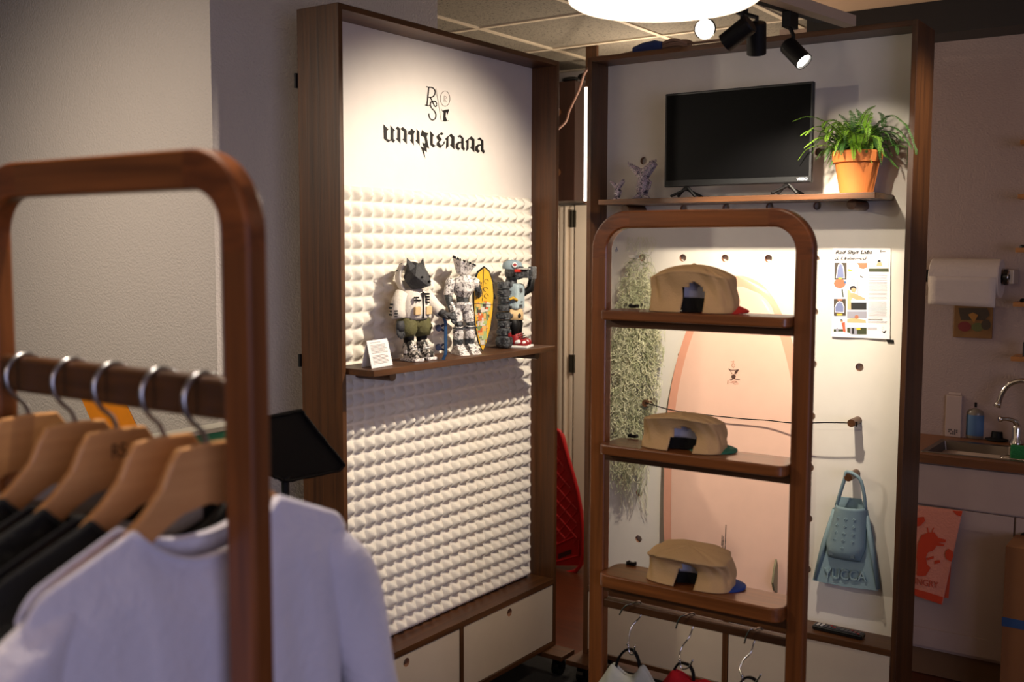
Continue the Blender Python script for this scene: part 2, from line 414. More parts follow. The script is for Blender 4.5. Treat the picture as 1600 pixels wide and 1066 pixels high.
# ------------------------------------------------------------------ displays
def holed(mb, us, vs, holes, r, fn, thick, seg=16, half=None, mi=(0, 1)):
    """flat board with round holes; fn(u,v,d) -> world; holes: list of (u,v)"""
    h = half or r * 1.5
    U = sorted(set([us[0], us[1]] + [round(x + s * h, 5) for x, _ in holes for s in (-1, 1)]))
    V = sorted(set([vs[0], vs[1]] + [round(y + s * h, 5) for _, y in holes for s in (-1, 1)]))
    hs = {(round(x, 4), round(y, 4)) for x, y in holes}
    for i in range(len(U) - 1):
        for j in range(len(V) - 1):
            u0, u1, v0, v1 = U[i], U[i + 1], V[j], V[j + 1]; c = (round((u0 + u1) / 2, 4), round((v0 + v1) / 2, 4))
            if c in hs and abs(u1 - u0 - 2 * h) < 1e-4:
                ring = []; sq = []
                for k in range(seg):
                    w = 2 * math.pi * (k + .5) / seg; cx, sy = math.cos(w), math.sin(w); mx = max(abs(cx), abs(sy))
                    ring.append((c[0] + r * cx, c[1] + r * sy)); sq.append((c[0] + h * cx / mx, c[1] + h * sy / mx))
                A = [fn(*p, 0) for p in ring]; B = [fn(*p, 0) for p in sq]; D_ = [fn(*p, thick) for p in ring]
                corners = [fn(u0, v0, 0), fn(u1, v0, 0), fn(u1, v1, 0), fn(u0, v1, 0)]
                n = seg
                mb.add(A + B, [(k, (k + 1) % n, n + (k + 1) % n, n + k) for k in range(n)], mi[0])
                # fill the four little corner triangles of the cell
                for q, cn in zip(((1, 1), (-1, 1), (-1, -1), (1, -1)), (corners[2], corners[3], corners[0], corners[1])):
                    best = None
                    for k in range(n):
                        a, b = sq[k], sq[(k + 1) % n]
                        if (a[0] - c[0]) * q[0] > 0 and (a[1] - c[1]) * q[1] > 0 and (b[0] - c[0]) * q[0] > 0 and (b[1] - c[1]) * q[1] > 0 and abs(a[0] - b[0]) > 1e-7 and abs(a[1] - b[1]) > 1e-7:
                            best = (B[k], B[(k + 1) % n])
                    if best: mb.add([best[0], best[1], cn], [(0, 1, 2)], mi[0])
                mb.add(A + D_, [(k, (k + 1) % n, n + (k + 1) % n, n + k) for k in range(n)], mi[1])
            else:
                mb.add([fn(u0, v0, 0), fn(u1, v0, 0), fn(u1, v1, 0), fn(u0, v1, 0)], [(0, 1, 2, 3)], mi[0])
ZT, ZB, ZD = 2.436, .100, .380
T = .018
# ---- left display, faces +X
LF, LP, LBk = -2.270, -2.387, -2.444
LY0, LY1 = 2.345, 3.565
LD = thing('display_cabinet', 'tall walnut display frame with white pyramid foam backing and black lettering, at the left', 'display cabinet', (-2.36, 2.955, 0), )
for y in (LY0, LY1 - T):
    m = MB().box(LBk, LF, y, y + T, ZB, ZT); link('side_panel', m, walnutZ, LD, bevel=.0012)
m = MB().box(LBk, LF, LY0 + T, LY1 - T, ZT - T, ZT); link('top_panel', m, walnutY, LD, bevel=.0012)
m = MB().box(LP - .002, LF, LY0 + T, LY1 - T, ZD - .022, ZD); link('deck', m, walnutY, LD, bevel=.0012)
m = MB().box(LBk, LF, LY0 + T, LY1 - T, ZB, ZB + T); link('bottom_panel', m, walnutY, LD, bevel=.0012)
m = MB().box(LP - .05, LF, 2.941 - .0095, 2.941 + .0095, ZB + T, ZD - .022); link('divider', m, walnutZ, LD)
m = MB().box(LP - .012, LP, LY0 + T, LY1 - T, ZD - .002, ZT - T); link('back_panel', m, M_panelL, LD)
for y0, y1, hy in ((LY0 + T + .003, 2.941 - .012, 2.640), (2.941 + .012, LY1 - T - .003, 3.241)):
    m = MB(); holed(m, (y0, y1), (ZB + T + .003, ZD - .025), [(hy, .326)], .0155, lambda u, v, d: Vector((LF - .004 - d, u, v)), .018)
    link('drawer_front', m, [M_drawer, ply_edge], LD)
def foam():
    pit = .0508; n = 8; rows, cols = 30, 22.6
    y1 = 3.512; y0 = 2.366; z0 = .384; X0 = -2.383
    nu = int((y1 - y0) / pit * n); nv = rows * n
    def f(a, b):
        y = y1 - (1 - a) * (y1 - y0); z = z0 + b * rows * pit
        u = abs((((y1 - y) / pit) % 1) * 2 - 1); v = abs((((z - z0) / pit) % 1) * 2 - 1)
        h = 1 - max(u, v)
        h = h if h < .82 else .82 + (h - .82) * .5
        return Vector((X0 + .008 + .036 * h, y, z))
    m = MB().grid(nu, nv, f)
    return m
link('acoustic_foam', foam(), M_foam, LD, smooth=True)
m = MB().box(-2.386, -2.3745, 2.366, 3.512, .384, 1.908); link('foam_sheet', m, M_foam, LD)
for y in (LY0 + .02, 3.465):
    m = MB().box(-2.47, -2.18, y, y + .10, .080, .0995); link('foot_plank', m, walnutX, LD, bevel=.002)
def casters(par, spots):
    for x, y in spots:
        m = MB(); m.box(x - .03, x + .03, y - .03, y + .03, .074, .0797); m.box(x - .022, x - .017, y - .012, y + .012, .03, .074); m.box(x + .017, x + .022, y - .012, y + .012, .03, .074)
        c = link('caster', m, M_black, par)
        m = MB().tube([(x - .014, y, .0345), (x + .014, y, .0345)], .032, 18); link('wheel', m, M_blackg, c)
casters(LD, ((-2.42, 2.42), (-2.23, 2.42), (-2.42, 3.515), (-2.225, 3.515)))
m = MB().box(-2.452, -2.4442, 2.338, 2.352, 2.20, 2.245); link('hinge', m, M_black, LD)
m = MB().box(-2.452, -2.4442, 2.338, 2.352, 1.34, 1.38); link('hinge', m, M_black, LD)
# lettering on the white panel: traced in the photo's frame on to the panel plane
M_ink = plain('black_print', srgb(20, 16, 13), .6)
M_inkg = plain('grey_print', srgb(120, 108, 98), .6)
def Lp(x, y): return onX(x, y, LP + .0008)
k8 = 8.889; A8 = lambda x, y: Lp(590 + x / k8, 180 + y / k8)
n2 = [(935, 330), (1022, 255), (1068, 300), (1068, 480), (1000, 412), (1022, 400), (1025, 318), (1000, 295), (985, 310), (985, 435), (948, 470), (955, 350)]
a1 = [(1110, 295), (1148, 272), (1197, 318), (1198, 440), (1216, 465), (1200, 500), (1160, 460), (1160, 390), (1135, 395), (1122, 412), (1122, 442), (1152, 462), (1120, 492), (1080, 455), (1083, 400), (1120, 370), (1160, 368), (1160, 325), (1140, 305), (1125, 312)]
glyphs = [
    [(83, 125), (150, 200), (130, 218), (130, 325), (168, 347), (180, 335), (180, 225), (175, 138), (243, 212), (222, 228), (222, 330), (244, 350), (220, 386), (185, 352), (145, 380), (85, 328)],
    [(250, 185), (278, 152), (315, 190), (318, 395), (250, 325), (272, 318), (275, 208)],
    [(315, 190), (350, 162), (405, 212), (407, 405), (342, 335), (362, 325), (365, 232), (330, 205)],
    [(465, 180), (522, 228), (502, 262), (505, 418), (445, 345), (462, 335), (462, 275), (415, 270), (432, 215), (455, 225)],
    [(540, 190), (582, 232), (585, 420), (522, 352), (542, 342)],
    [(618, 200), (658, 240), (705, 250), (682, 300), (700, 390), (718, 468), (680, 450), (686, 515), (648, 492), (662, 608), (594, 432), (640, 452), (618, 375), (655, 395), (662, 380), (645, 305), (595, 285)],
    [(728, 215), (785, 280), (768, 298), (768, 398), (808, 425), (772, 452), (730, 410)],
    [(818, 290), (888, 235), (918, 260), (893, 280), (868, 270), (858, 288), (895, 337), (855, 378), (882, 420), (912, 395), (915, 370), (935, 360), (932, 398), (868, 462), (820, 420), (820, 385), (850, 355), (820, 320)],
    n2, a1, [(x + 280, y + 36) for x, y in n2], [(x + 274, y + 36) for x, y in a1]]
m = MB()
for g in glyphs: m.poly([A8(x, y) for x, y in g])
link('wordmark', m, M_ink, LD)
k7 = 7.6125; P7 = lambda x, y: Lp(640 + x / k7, 120 + y / k7)
m = MB()
def cr(pts, n=6):
    return [(p.x, p.y) for p in smooth_path([(x, y, 0) for x, y in pts], n)]
m.ribbon([(228, 125), (222, 190), (206, 345)], [15, 17, 14], P7)
m.ribbon([(198, 118), (232, 126), (262, 126)], 12, P7); m.ribbon([(183, 335), (212, 344), (245, 345)], 12, P7)
m.ribbon(cr([(232, 124), (275, 132), (302, 165), (300, 205), (275, 238), (228, 243)]), 15, P7)
m.ribbon(cr([(245, 243), (270, 290), (292, 338), (312, 354), (322, 330)]), 14, P7)
m.ribbon(cr([(322, 325), (312, 298), (285, 290), (256, 302), (248, 335), (262, 372), (295, 408), (313, 450), (306, 495), (275, 515), (242, 495), (231, 462), (230, 436)]), 14, P7)
link('monogram', m, M_ink, LD)
m = MB(); m.ribbon([(312, 135), (345, 330), (378, 535)], 5, P7)
m.ribbon([(423 + 57 * math.cos(w * math.pi / 20), 260 + 90 * math.sin(w * math.pi / 20)) for w in range(41)], 7, P7)
m.ribbon([(411, 226), (411, 296)], 5, P7); m.ribbon(cr([(411, 228), (430, 232), (437, 246), (430, 260), (411, 263)]), 4, P7); m.ribbon([(420, 263), (438, 303)], 5, P7)
link('registered_mark', m, M_inkg, LD)
m = MB(); m.poly([P7(x, y) for x, y in ((370, 372), (392, 402), (425, 392), (472, 385), (460, 425), (446, 465), (447, 425), (432, 425), (430, 470), (446, 520), (418, 534), (398, 520), (404, 425), (388, 410))])
m.ribbon([(385, 524), (425, 530), (465, 521)], 6, P7)
link('figure_emblem', m, M_ink, LD)

# left shelf on dowels
SL = thing('floating_shelf', 'walnut plank shelf on dowels across the white foam, carrying the three toy figures', 'shelf', (-2.27, 2.87, 1.325))
m = MB().box(-2.334, -2.160, 2.366, 3.376, 1.325, 1.345); link('plank', m, walnutY, SL, bevel=.0015)
for y in (2.526, 3.352):
    m = MB().cyl((-2.386, y, 1.308), (-2.225, y, 1.308), .0165, n=24); link('dowel', m, walnutX, SL, bevel=.001)

# ---- right display, faces -Y
RF, RP, RB = 3.550, 3.675, 3.763
RX0, RX1 = -2.133, -.920
RD = thing('display_cabinet', 'tall walnut display frame with white pegboard panel holding the television and surfboard, at the right', 'display cabinet', (-1.53, 3.65, 0))
for x in (RX0, RX1 - T):
    m = MB().box(x, x + T, RF, RB, ZB, ZT); link('side_panel', m, walnutZ, RD, bevel=.0012)
m = MB().box(RX0 + T, RX1 - T, RF, RB, ZT - T, ZT); link('top_panel', m, walnutX, RD, bevel=.0012)
m = MB().box(RX0 + T, RX1 - T, RF, RP + .002, ZD - .022, ZD); link('deck', m, walnutX, RD, bevel=.0012)
m = MB().box(RX0 + T, RX1 - T, RF, RB, ZB, ZB + T); link('bottom_panel', m, walnutX, RD, bevel=.0012)
m = MB().box(-1.537, -1.518, RF, RP + .05, ZB + T, ZD - .022); link('divider', m, walnutZ, RD)
HX = [-1.955, -1.783, -1.612, -1.445, -1.272, -1.108]
HZ = [.566 + .18515 * k for k in range(10)]
m = MB(); holed(m, (RX0 + T, RX1 - T), (ZD - .002, ZT - T), [(x, z) for x in HX for z in HZ], .0142, lambda u, v, d: Vector((u, RP + d, v)), .018)
link('peg_panel', m, [M_panel, ply_edge], RD)
m = MB().box(RX0 + T, RX1 - T, RP + .022, RP + .028, ZD, ZT - T); link('backing_sheet', m, M_panel, RD)
for x0, x1, hx in ((RX0 + T + .003, -1.540, -1.83), (-1.515, RX1 - T - .003, -1.245)):
    m = MB(); holed(m, (x0, x1), (ZB + T + .003, ZD - .025), [(hx, .326)], .0155, lambda u, v, d: Vector((u, RF + .004 + d, v)), .018)
    link('drawer_front', m, [M_drawer, ply_edge], RD)
for x in (RX0 - .02, RX1 - .10):
    m = MB().box(x, x + .10, 3.452, 3.78, .080, .0995); link('foot_plank', m, walnutY, RD, bevel=.002)
casters(RD, ((-2.10, 3.50), (-2.10, 3.73), (-.97, 3.50), (-.97, 3.73)))
M_pen = plain('blue_pen', srgb(60, 80, 130), .5)
m = MB(); m.ribbon([(963, 386), (964.5, 391)], .8, lambda x, y: onY(x, y, RP - .0006)); m.ribbon([(962.8 + 1.6 * math.cos(a / 3), 391.5 + 1.6 * math.sin(a / 3)) for a in range(20)], .7, lambda x, y: onY(x, y, RP - .0006))
link('pen_mark', m, M_pen, RD)
# television shelf on dowels
SR = thing('floating_shelf', 'walnut plank shelf under the television with the potted fern', 'shelf', (-1.52, 3.56, 1.874))
m = MB().box(-2.030, -1.012, 3.462, 3.673, 1.874, 1.893); link('plank', m, walnutX, SR, bevel=.0015)
for x in (HX[0], HX[5]):
    m = MB().cyl((x, 3.53, 1.8572), (x, 3.69, 1.8572), .0162, n=24); link('dowel', m, walnutY, SR, bevel=.001)
# pegs
for z, lb in ((HZ[3], 'short round walnut peg holding the cord beside the surfboard'), (HZ[2], 'short round walnut peg holding the grey blue swim fin')):
    m = MB().cyl((HX[5], 3.60 if z > 1 else 3.585, z), (HX[5], 3.69, z), .0137, n=24)
    solo('wooden_peg', m, walnutY, lb, 'peg', (HX[5], 3.6, z), bevel=.001)
m = MB().cyl((HX[0] + .06, 3.60, HZ[3]), (HX[0] + .06, 3.6746, HZ[3]), .0137, n=24)
solo('wooden_peg', m, walnutY, 'round walnut peg half hidden by the moss, holding the left end of the cord', 'peg', (HX[0] + .06, 3.6, HZ[3]), bevel=.001)

# ------------------------------------------------------------------ television, shelf sculptures, fern
def text_fit(name, body, pl, width, height, up, mat, parent, **k):
    """text starting at pl, running towards pl+width vector, cap height set by height"""
    o = text_mesh(name, body, (0, 0, 0), (1, 0, 0), (0, 1, 0), 1.0, mat, parent, **k)
    b = BASE[parent.name]; vs = [v.co + b for v in o.data.vertices]
    x0, x1 = min(v.x for v in vs), max(v.x for v in vs); y0, y1 = min(v.y for v in vs), max(v.y for v in vs)
    w = Vector(width); up = Vector(up).normalized(); n = w.normalized().cross(up)
    for v, c in zip(o.data.vertices, vs):
        v.co = Vector(pl) + w * ((c.x - x0) / (x1 - x0)) + up * ((c.y - y0) / (y1 - y0) * height) + n * c.z - b
    return o
TV = thing('television', 'small flat screen television on two splayed feet on the upper walnut shelf', 'television', (-1.51, 3.53, 1.894))
x0, x1, z0, z1 = -1.785, -1.240, 1.934, 2.267
m = MB().box(x0, x1, 3.515, 3.535, z0, z1); m.box(x0 + .06, x1 - .06, 3.535, 3.565, z0 + .03, z1 - .09); link('casing', m, plain('tv_casing', srgb(22, 22, 23), .4), TV, bevel=.003)
m = MB().box(x0 + .008, x1 - .008, 3.5138, 3.5152, z0 + .022, z1 - .008); link('screen', m, M_screen, TV)
m = MB().box(x0 + .004, x1 - .004, 3.5130, 3.5152, z0 + .004, z0 + .021); link('lower_bezel', m, plain('tv_bezel', srgb(26, 27, 28), .5, spec=.2), TV)
for x in (-1.70, -1.325):
    m = MB()
    for s in (-1, 1): m.tube([(x, 3.525, 1.936), (x + s * .034, 3.525 + s * .0, 1.899)], .0055, 6)
    for s in (-1, 1): m.tube([(x, 3.525, 1.925), (x + s * .034, 3.470 if s < 0 else 3.585, 1.8985)], .005, 6)
    link('foot', m, M_black, TV)
text_fit('logo', 'VIZIO', (-1.289, 3.5125, z0 + .0075), (.038, 0, 0), .009, (0, 0, 1), plain('logo_white', srgb(215, 215, 215), .4), TV, bold=.02)

M_marble = patches('marbled_resin', [srgb(34, 34, 42), srgb(96, 92, 100), srgb(198, 176, 184), srgb(60, 62, 70), srgb(206, 198, 194)], scale=55, rough=.4, dist=2.2, stops=[.34, .42, .5, .56, .64], bump=.5)
def sculpture(loc, s, label):
    x, y, z = loc; R = thing('resin_sculpture', label, 'sculpture', loc, 'marbled creatures on the television shelf'); rnd = random.Random(int(s * 1000))
    def L(a, b, c): return Vector((x + a * s, y + b * s, z + c * s))
    m = MB()
    m.tube([L(0, 0, .14), L(-.02, .0, .3), L(.02, 0, .5), L(0, 0, .66)], [.15 * s, .19 * s, .17 * s, .12 * s], 10)
    m.tube([L(-.03, 0, .12), L(-.12, -.05, .3), L(.05, -.1, .45), L(.14, -.02, .6)], [.05 * s] * 4, 7)
    m.tube([L(.12, -.02, .55), L(.27, -.05, .45), L(.22, -.04, .3), L(.1, -.05, .25)], [.035 * s] * 4, 7)
    link('body', m, M_marble, R, smooth=True)
    m = MB()
    for a in (-1, 1):
        m.tube([L(a * .02, 0, .17), L(a * .1, -.06, .07), L(a * .26, -.12, .025)], [.09 * s, .085 * s, .03 * s], 8)
    m.box(x - .1 * s, x + .12 * s, y - .1 * s, y + .08 * s, z, z + .04 * s)
    link('feet', m, M_marble, R, smooth=False)
    m = MB()
    m.tube([L(0, 0, .6), L(-.18, 0, .78), L(-.42, 0, .96)], [.13 * s, .12 * s, .05 * s], 8)
    m.tube([L(0, 0, .6), L(.16, 0, .8), L(.36, 0, .98)], [.15 * s, .15 * s, .1 * s], 8)
    m.blob(L(0, 0, .74), (.16 * s, .1 * s, .12 * s), nu=9, nv=6)
    for i in range(6): m.cyl(L(-.44 + .07 * i, -.03, .98 - .035 * i), L(-.45 + .07 * i, -.03, 1.06 - .035 * i), .028 * s, .004 * s, 5)
    for i in range(4): m.cyl(L(.22 + .06 * i, -.03, .98 + .01 * i), L(.23 + .06 * i, -.03, 1.06 + .01 * i), .03 * s, .004 * s, 5)
    link('jaw', m, M_marble, R)
    return R
sculpture((-1.885, 3.54, 1.8935), .135, 'larger pink and grey marbled resin creature with flared jaws on the television shelf')
sculpture((-1.992, 3.54, 1.8935), .072, 'small marbled resin creature at the left end of the television shelf')

M_terra = plain('terracotta', srgb(206, 118, 52), .65, vary=.08, vscale=40)
FX, FY, FZ = -1.102, 3.560, 1.8935
PF = thing('potted_fern', 'green fern in a terracotta pot on the walnut shelf beside the television', 'potted plant', (FX, FY, FZ))
m = MB().lathe([(0, 0), (.050, 0), (.053, .003), (.070, .100), (.078, .102), (.081, .135), (.079, .139), (.074, .139), (.071, .122), (0, .122)], (FX, FY, FZ), 40)
link('pot', m, M_terra, PF, smooth=False, bevel=.001)
m = MB().lathe([(0, .125), (.03, .130), (.072, .124)], (FX, FY, FZ), 24); link('soil', m, plain('soil', srgb(50, 34, 24), .95, bump=.6, bscale=300), PF)
def frond(m, pts, ln, rnd, mi):
    P = smooth_path(pts, 9); n = len(P); L = ln
    m.tube(P, [.0016 * (1 - .6 * i / n) for i in range(n)], 4, mi=2)
    for i in range(2, n):
        t = i / (n - 1); l = L * (1 - t) ** .55 * min(1, t * 5) + .003
        d = (P[i] - P[i - 1]).normalized(); up = Vector((0, 0, 1)); sd = d.cross(up)
        if sd.length < .1: sd = Vector((1, 0, 0))
        sd.normalize(); nm = sd.cross(d)
        for h in (0,):
            q = P[i - 1].lerp(P[i], h)
            for s in (-1, 1):
                a = (sd * s * .9 + d * .35 - nm * rnd.uniform(.0, .35)).normalized(); w = d * (P[i] - P[i - 1]).length * .50
                tip = q + a * l * rnd.uniform(.75, 1.15); mid = q + a * l * .45 + nm * .0012
                m.add([q - w * .4, mid - w, tip, mid + w, q + w * .4], [(0, 1, 2, 3, 4)], mi)
rnd = random.Random(5)
top = Vector((FX, FY, FZ + .13)); m = MB()
def fr_px(lst, y0, y1, ln, mi):
    k = len(lst); frond(m, [top + Vector((rnd.uniform(-.02, .02), rnd.uniform(-.02, .02), 0))] + [onY(px, py, y0 + (y1 - y0) * i / max(1, k - 1)) for i, (px, py) in enumerate(lst)], ln, rnd, mi)
for a in ([(1310, 205), (1285, 188), (1262, 182), (1238, 190)], [(1305, 215), (1280, 205), (1262, 205), (1250, 213)], [(1300, 212), (1285, 198), (1270, 200), (1258, 212)],
          [(1300, 225), (1282, 215), (1268, 222), (1256, 232)]): fr_px(a, 3.5, 3.42, .012, 0)
for a in ([(1345, 200), (1350, 182), (1358, 170), (1368, 165)], [(1352, 205), (1357, 185), (1362, 175)]): fr_px(a, 3.53, 3.5, .026, 0)
for a in ([(1335, 200), (1333, 182), (1328, 172)], [(1330, 205), (1322, 188), (1310, 178)], [(1340, 195), (1345, 180), (1338, 170)]): fr_px(a, 3.55, 3.6, .022, 1)
for a in ([(1360, 205), (1375, 190), (1392, 180), (1408, 188), (1420, 202), (1430, 230), (1432, 243)], [(1360, 210), (1380, 198), (1400, 200), (1415, 215), (1426, 235)],
          [(1360, 215), (1380, 195), (1378, 180), (1372, 175)], [(1365, 215), (1385, 215), (1400, 228), (1403, 243)], [(1362, 225), (1380, 235), (1392, 250), (1404, 264)],
          [(1362, 212), (1385, 205), (1402, 210), (1412, 222)]): fr_px(a, 3.55, 3.50, .016, 1)
for a in ([(1318, 200), (1305, 188), (1290, 190), (1284, 200)], [(1325, 205), (1310, 192), (1296, 196), (1288, 208)], [(1320, 205), (1306, 200), (1294, 210), (1290, 222)]): fr_px(a, 3.52, 3.46, .024, 0)
fr_px([(1338, 225), (1337, 212), (1334, 207)], 3.50, 3.46, .03, 0); fr_px([(1345, 228), (1350, 215), (1352, 208)], 3.49, 3.46, .024, 0)
for i in range(120):
    az = rnd.uniform(0, 2 * math.pi); el = rnd.uniform(.05, 1.1); ln = rnd.uniform(.06, .125)
    d = Vector((math.cos(az) * math.cos(el), math.sin(az) * math.cos(el) * .75 - .04, math.sin(el)))
    p0 = top + Vector((rnd.uniform(-.05, .05), rnd.uniform(-.05, .05), 0))
    p1 = p0 + d * ln * .5 + Vector((0, 0, .018)); p2 = p0 + d * ln + Vector((0, 0, .0)); p3 = p2 + Vector((d.x, d.y, 0)) * ln * .3 - Vector((0, 0, ln * rnd.uniform(.2, .6)))
    if p3.y > 3.66: continue
    frond(m, [p0, p1, p2, p3], rnd.uniform(.013, .021), rnd, rnd.choice([0, 1, 1]))
for v in m.v: pass
m.v = [(min(v[0], -.94) if v[1] > 3.54 else v[0], min(v[1], 3.668), v[2]) for v in m.v]
link('fronds', m, [plain('fern_young', srgb(128, 176, 48), .5, vary=.2, vscale=60), plain('fern_dark', srgb(58, 104, 36), .5, vary=.2, vscale=60), plain('fern_stem', srgb(70, 84, 34), .6)], PF)

# ------------------------------------------------------------------ things on the peg panel
# surfboard
SB = thing('surfboard', 'short wide pale pink surfboard with darker rim leaning on the pegboard', 'surfboard', (-1.55, 3.62, .382))
prof = [(.384, .165), (.40, .205), (.44, .245), (.52, .266), (.64, .277), (.80, .281), (.95, .280), (1.10, .272), (1.20, .258), (1.30, .236), (1.40, .204), (1.48, .169), (1.54, .132), (1.58, .094), (1.602, .055), (1.613, .02)]
prof = [(p.x, p.y) for p in smooth_path([(a, b, 0) for a, b in prof], 3)]
def sb_pt(z, u):
    """u in -1..1 across, on the face; leaning so that the nose touches the panel"""
    w = np.interp(z, [a for a, _ in prof], [b for _, b in prof]); lean = 3.612 + (z - .38) / 1.23 * .025
    return Vector((-1.55 + w * u, lean + .020 * abs(u) ** 3.2, z))
def band(u0, u1, off=0.0, nz=len(prof), z0=None, z1=None):
    m = MB(); zs = [a for a, _ in prof]
    def f(a, b):
        z = zs[min(int(round(b * (len(zs) - 1))), len(zs) - 1)]; return sb_pt(z, u0 + (u1 - u0) * a) - Vector((0, off, 0))
    m.grid(10, len(zs) - 1, f); return m
zs = [a for a, _ in prof]
m = MB(); nu = 28
m.grid(nu, len(zs) - 1, lambda a, b: sb_pt(zs[int(round(b * (len(zs) - 1)))], -1 + 2 * a))
m.grid(nu, len(zs) - 1, lambda a, b: sb_pt(zs[int(round(b * (len(zs) - 1)))], 1 - 2 * a) + Vector((0, (1 - abs(1 - 2 * a) ** 3) * .022, 0)))
link('board', m, plain('pink_gloss_rim', srgb(230, 166, 138), .22, coat=.5, spec=.4), SB, smooth=True)
def inset(z):      # half width of the pale deck field
    w = np.interp(z, [a for a, _ in prof], [b for _, b in prof]); return max(0, w - .036) / w
m = MB(); zz = [.384 + (1.575 - .384) * i / 50 for i in range(51)]
def fld(a, b):
    z = zz[int(round(b * 50))]; w = np.interp(z, [q for q, _ in prof], [q for _, q in prof])
    r = inset(z) if z < 1.45 else math.sqrt(max(0, 1 - ((z - 1.45) / .127) ** 2)) * inset(1.45) * np.interp(1.45, [q for q, _ in prof], [q for _, q in prof]) / w
    r = min(r, .985)
    return sb_pt(z, (-1 + 2 * a) * r) - Vector((0, .0012, 0))
m.grid(24, 50, fld); link('deck_field', m, plain('pink_gloss_field', srgb(240, 198, 174), .2, coat=.5, spec=.4), SB, smooth=True)
def S3(x, y): return onY(x, y, 3.626)
m = MB(); k = 10.66; Q = lambda x, y: (lambda p: Vector((p.x, 3.612 + (p.z - .38) / 1.23 * .025 - .0022, p.z)))(onY(1100 + x / k, 540 + y / k, 3.627))
m.poly([Q(x, y) for x, y in ((505, 470), (510, 435), (540, 412), (580, 400), (560, 440), (530, 475))])
m.poly([Q(x, y) for x, y in ((455, 500), (500, 478), (530, 510), (520, 545), (485, 560), (455, 535))])
m.ribbon([(405, 388), (450, 410), (500, 412), (585, 402)], 10, Q); m.ribbon([(415, 395), (450, 440), (470, 480)], 8, Q); m.ribbon([(480, 550), (460, 575), (432, 572)], 14, Q); m.ribbon([(505, 550), (540, 565), (598, 568)], 10, Q)
link('emblem', m, plain('brown_print', srgb(78, 52, 40), .6), SB)
m = MB(); m.ribbon([(485, 250), (485, 300)], 8, Q); m.ribbon([(440, 270), (505, 270)], 8, Q)
m.ribbon([(487 + 26 * math.cos(a / 4), 332 + 28 * math.sin(a / 4)) for a in range(26)], 6, Q); m.ribbon([(487, 360), (495, 380)], 5, Q)
m.ribbon([(398, 580), (395, 640)], 14, Q); m.ribbon([(430, 612), (480, 612), (560, 615)], 6, Q); m.ribbon([(470, 602), (500, 595), (550, 602)], 5, Q); m.ribbon([(480, 628), (520, 645), (575, 640)], 5, Q)
link('emblem_lettering', m, plain('tan_print', srgb(170, 112, 84), .6), SB)
m = MB(); rr = random.Random(3)
for xo, ya, yb in ((1135, 820, 872), (1131, 838, 862), (1129, 836, 850)):
    y = ya
    while y < yb:
        l = rr.uniform(1.2, 3.0); Qp = lambda a, b: (lambda p: Vector((p.x, 3.612 + (p.z - .38) / 1.23 * .025 - .0022, p.z)))(onY(a, b, 3.62))
        m.ribbon([(xo - (y - ya) * .03, y), (xo - (y - ya) * .03, y + l)], rr.uniform(.8, 1.5), Qp); y += l + rr.uniform(.3, .8)
link('signature', m, M_ink, SB)
for x in (-1.772, -1.362):
    m = MB().prism([(0, 0), (.105, 0), (.13, .012), (.10, .03), (.05, .045), (.02, .03)], lambda a, b: Vector((x - .004, 3.616 - b, .475 + a)), (.008, 0, 0))
    link('fin', m, plain('olive_fin', srgb(132, 124, 92), .35), SB, bevel=.002)

# cord round the board
pts = [Vector((HX[0] + .06, 3.598, HZ[3] + .004)), onY(1047, 655, 3.606), onY(1090, 652, 3.608), onY(1155, 652, 3.610), onY(1200, 657, 3.609), onY(1238, 661, 3.606), onY(1290, 660.5, 3.60), Vector((HX[5] - .002, 3.603, HZ[3] + .001)), Vector((HX[5] + .016, 3.61, HZ[3] + .004)), Vector((HX[5] + .010, 3.625, HZ[3] - .014))]
pts = pts[:1] + [onY(1060, 643, 3.606)] + pts[3:]
pts[2] = onY(1155, 654, 3.610)
m = MB().tube(smooth_path(pts, 5), .0021, 6)
solo('cord', m, M_vinyl, 'thin dark cord strapped across the pink surfboard between two pegs', 'cord', (-1.5, 3.6, HZ[3]), smooth=True)

# hanging moss
rnd = random.Random(11); m = MB()
env = [(1.715, .006), (1.70, .03), (1.66, .062), (1.58, .085), (1.45, .100), (1.30, .106), (1.15, .104), (1.02, .088), (.90, .074), (.80, .050), (.72, .022)]
ez = [a for a, _ in env][::-1]; ew = [b for _, b in env][::-1]
for i in range(1150):
    z = rnd.triangular(.82, 1.70, 1.40) if rnd.random() < .5 else rnd.uniform(.86, 1.70)
    w = float(np.interp(z, ez, ew)); u = rnd.uniform(-1, 1); cx_ = -1.962 + .02 * math.sin(z * 5)
    c0 = Vector((cx_ + u * w * .9, 3.64 - .05 * rnd.random() * math.sqrt(max(0, 1 - u * u)), z)); pts = []
    L = rnd.randint(20, 34); om = rnd.uniform(.45, 1.0) * rnd.choice((-1, 1)); ph = rnd.uniform(0, 6.28); rc = rnd.uniform(.004, .013); dx = rnd.uniform(-.0022, .0022); dz = -rnd.uniform(.0012, .0048)
    for j in range(L):
        dx += rnd.uniform(-.0006, .0006); c0 = c0 + Vector((dx, 0, dz)); rr = rc * (1 + .4 * math.sin(j * .37 + i))
        p = c0 + Vector((math.cos(ph + om * j) * rr, math.sin(ph * 1.3 + om * j) * rr * .5, math.sin(ph + om * j) * rr))
        ww = float(np.interp(p.z, ez, ew)) + .010
        p.x = max(cx_ - ww, min(cx_ + ww, p.x)); p.y = max(3.56, min(3.668, p.y)); pts.append(p)
    m.tube(pts, rnd.uniform(.0007, .0012), 3, caps=False, mi=0 if rnd.random() < .65 else 1)
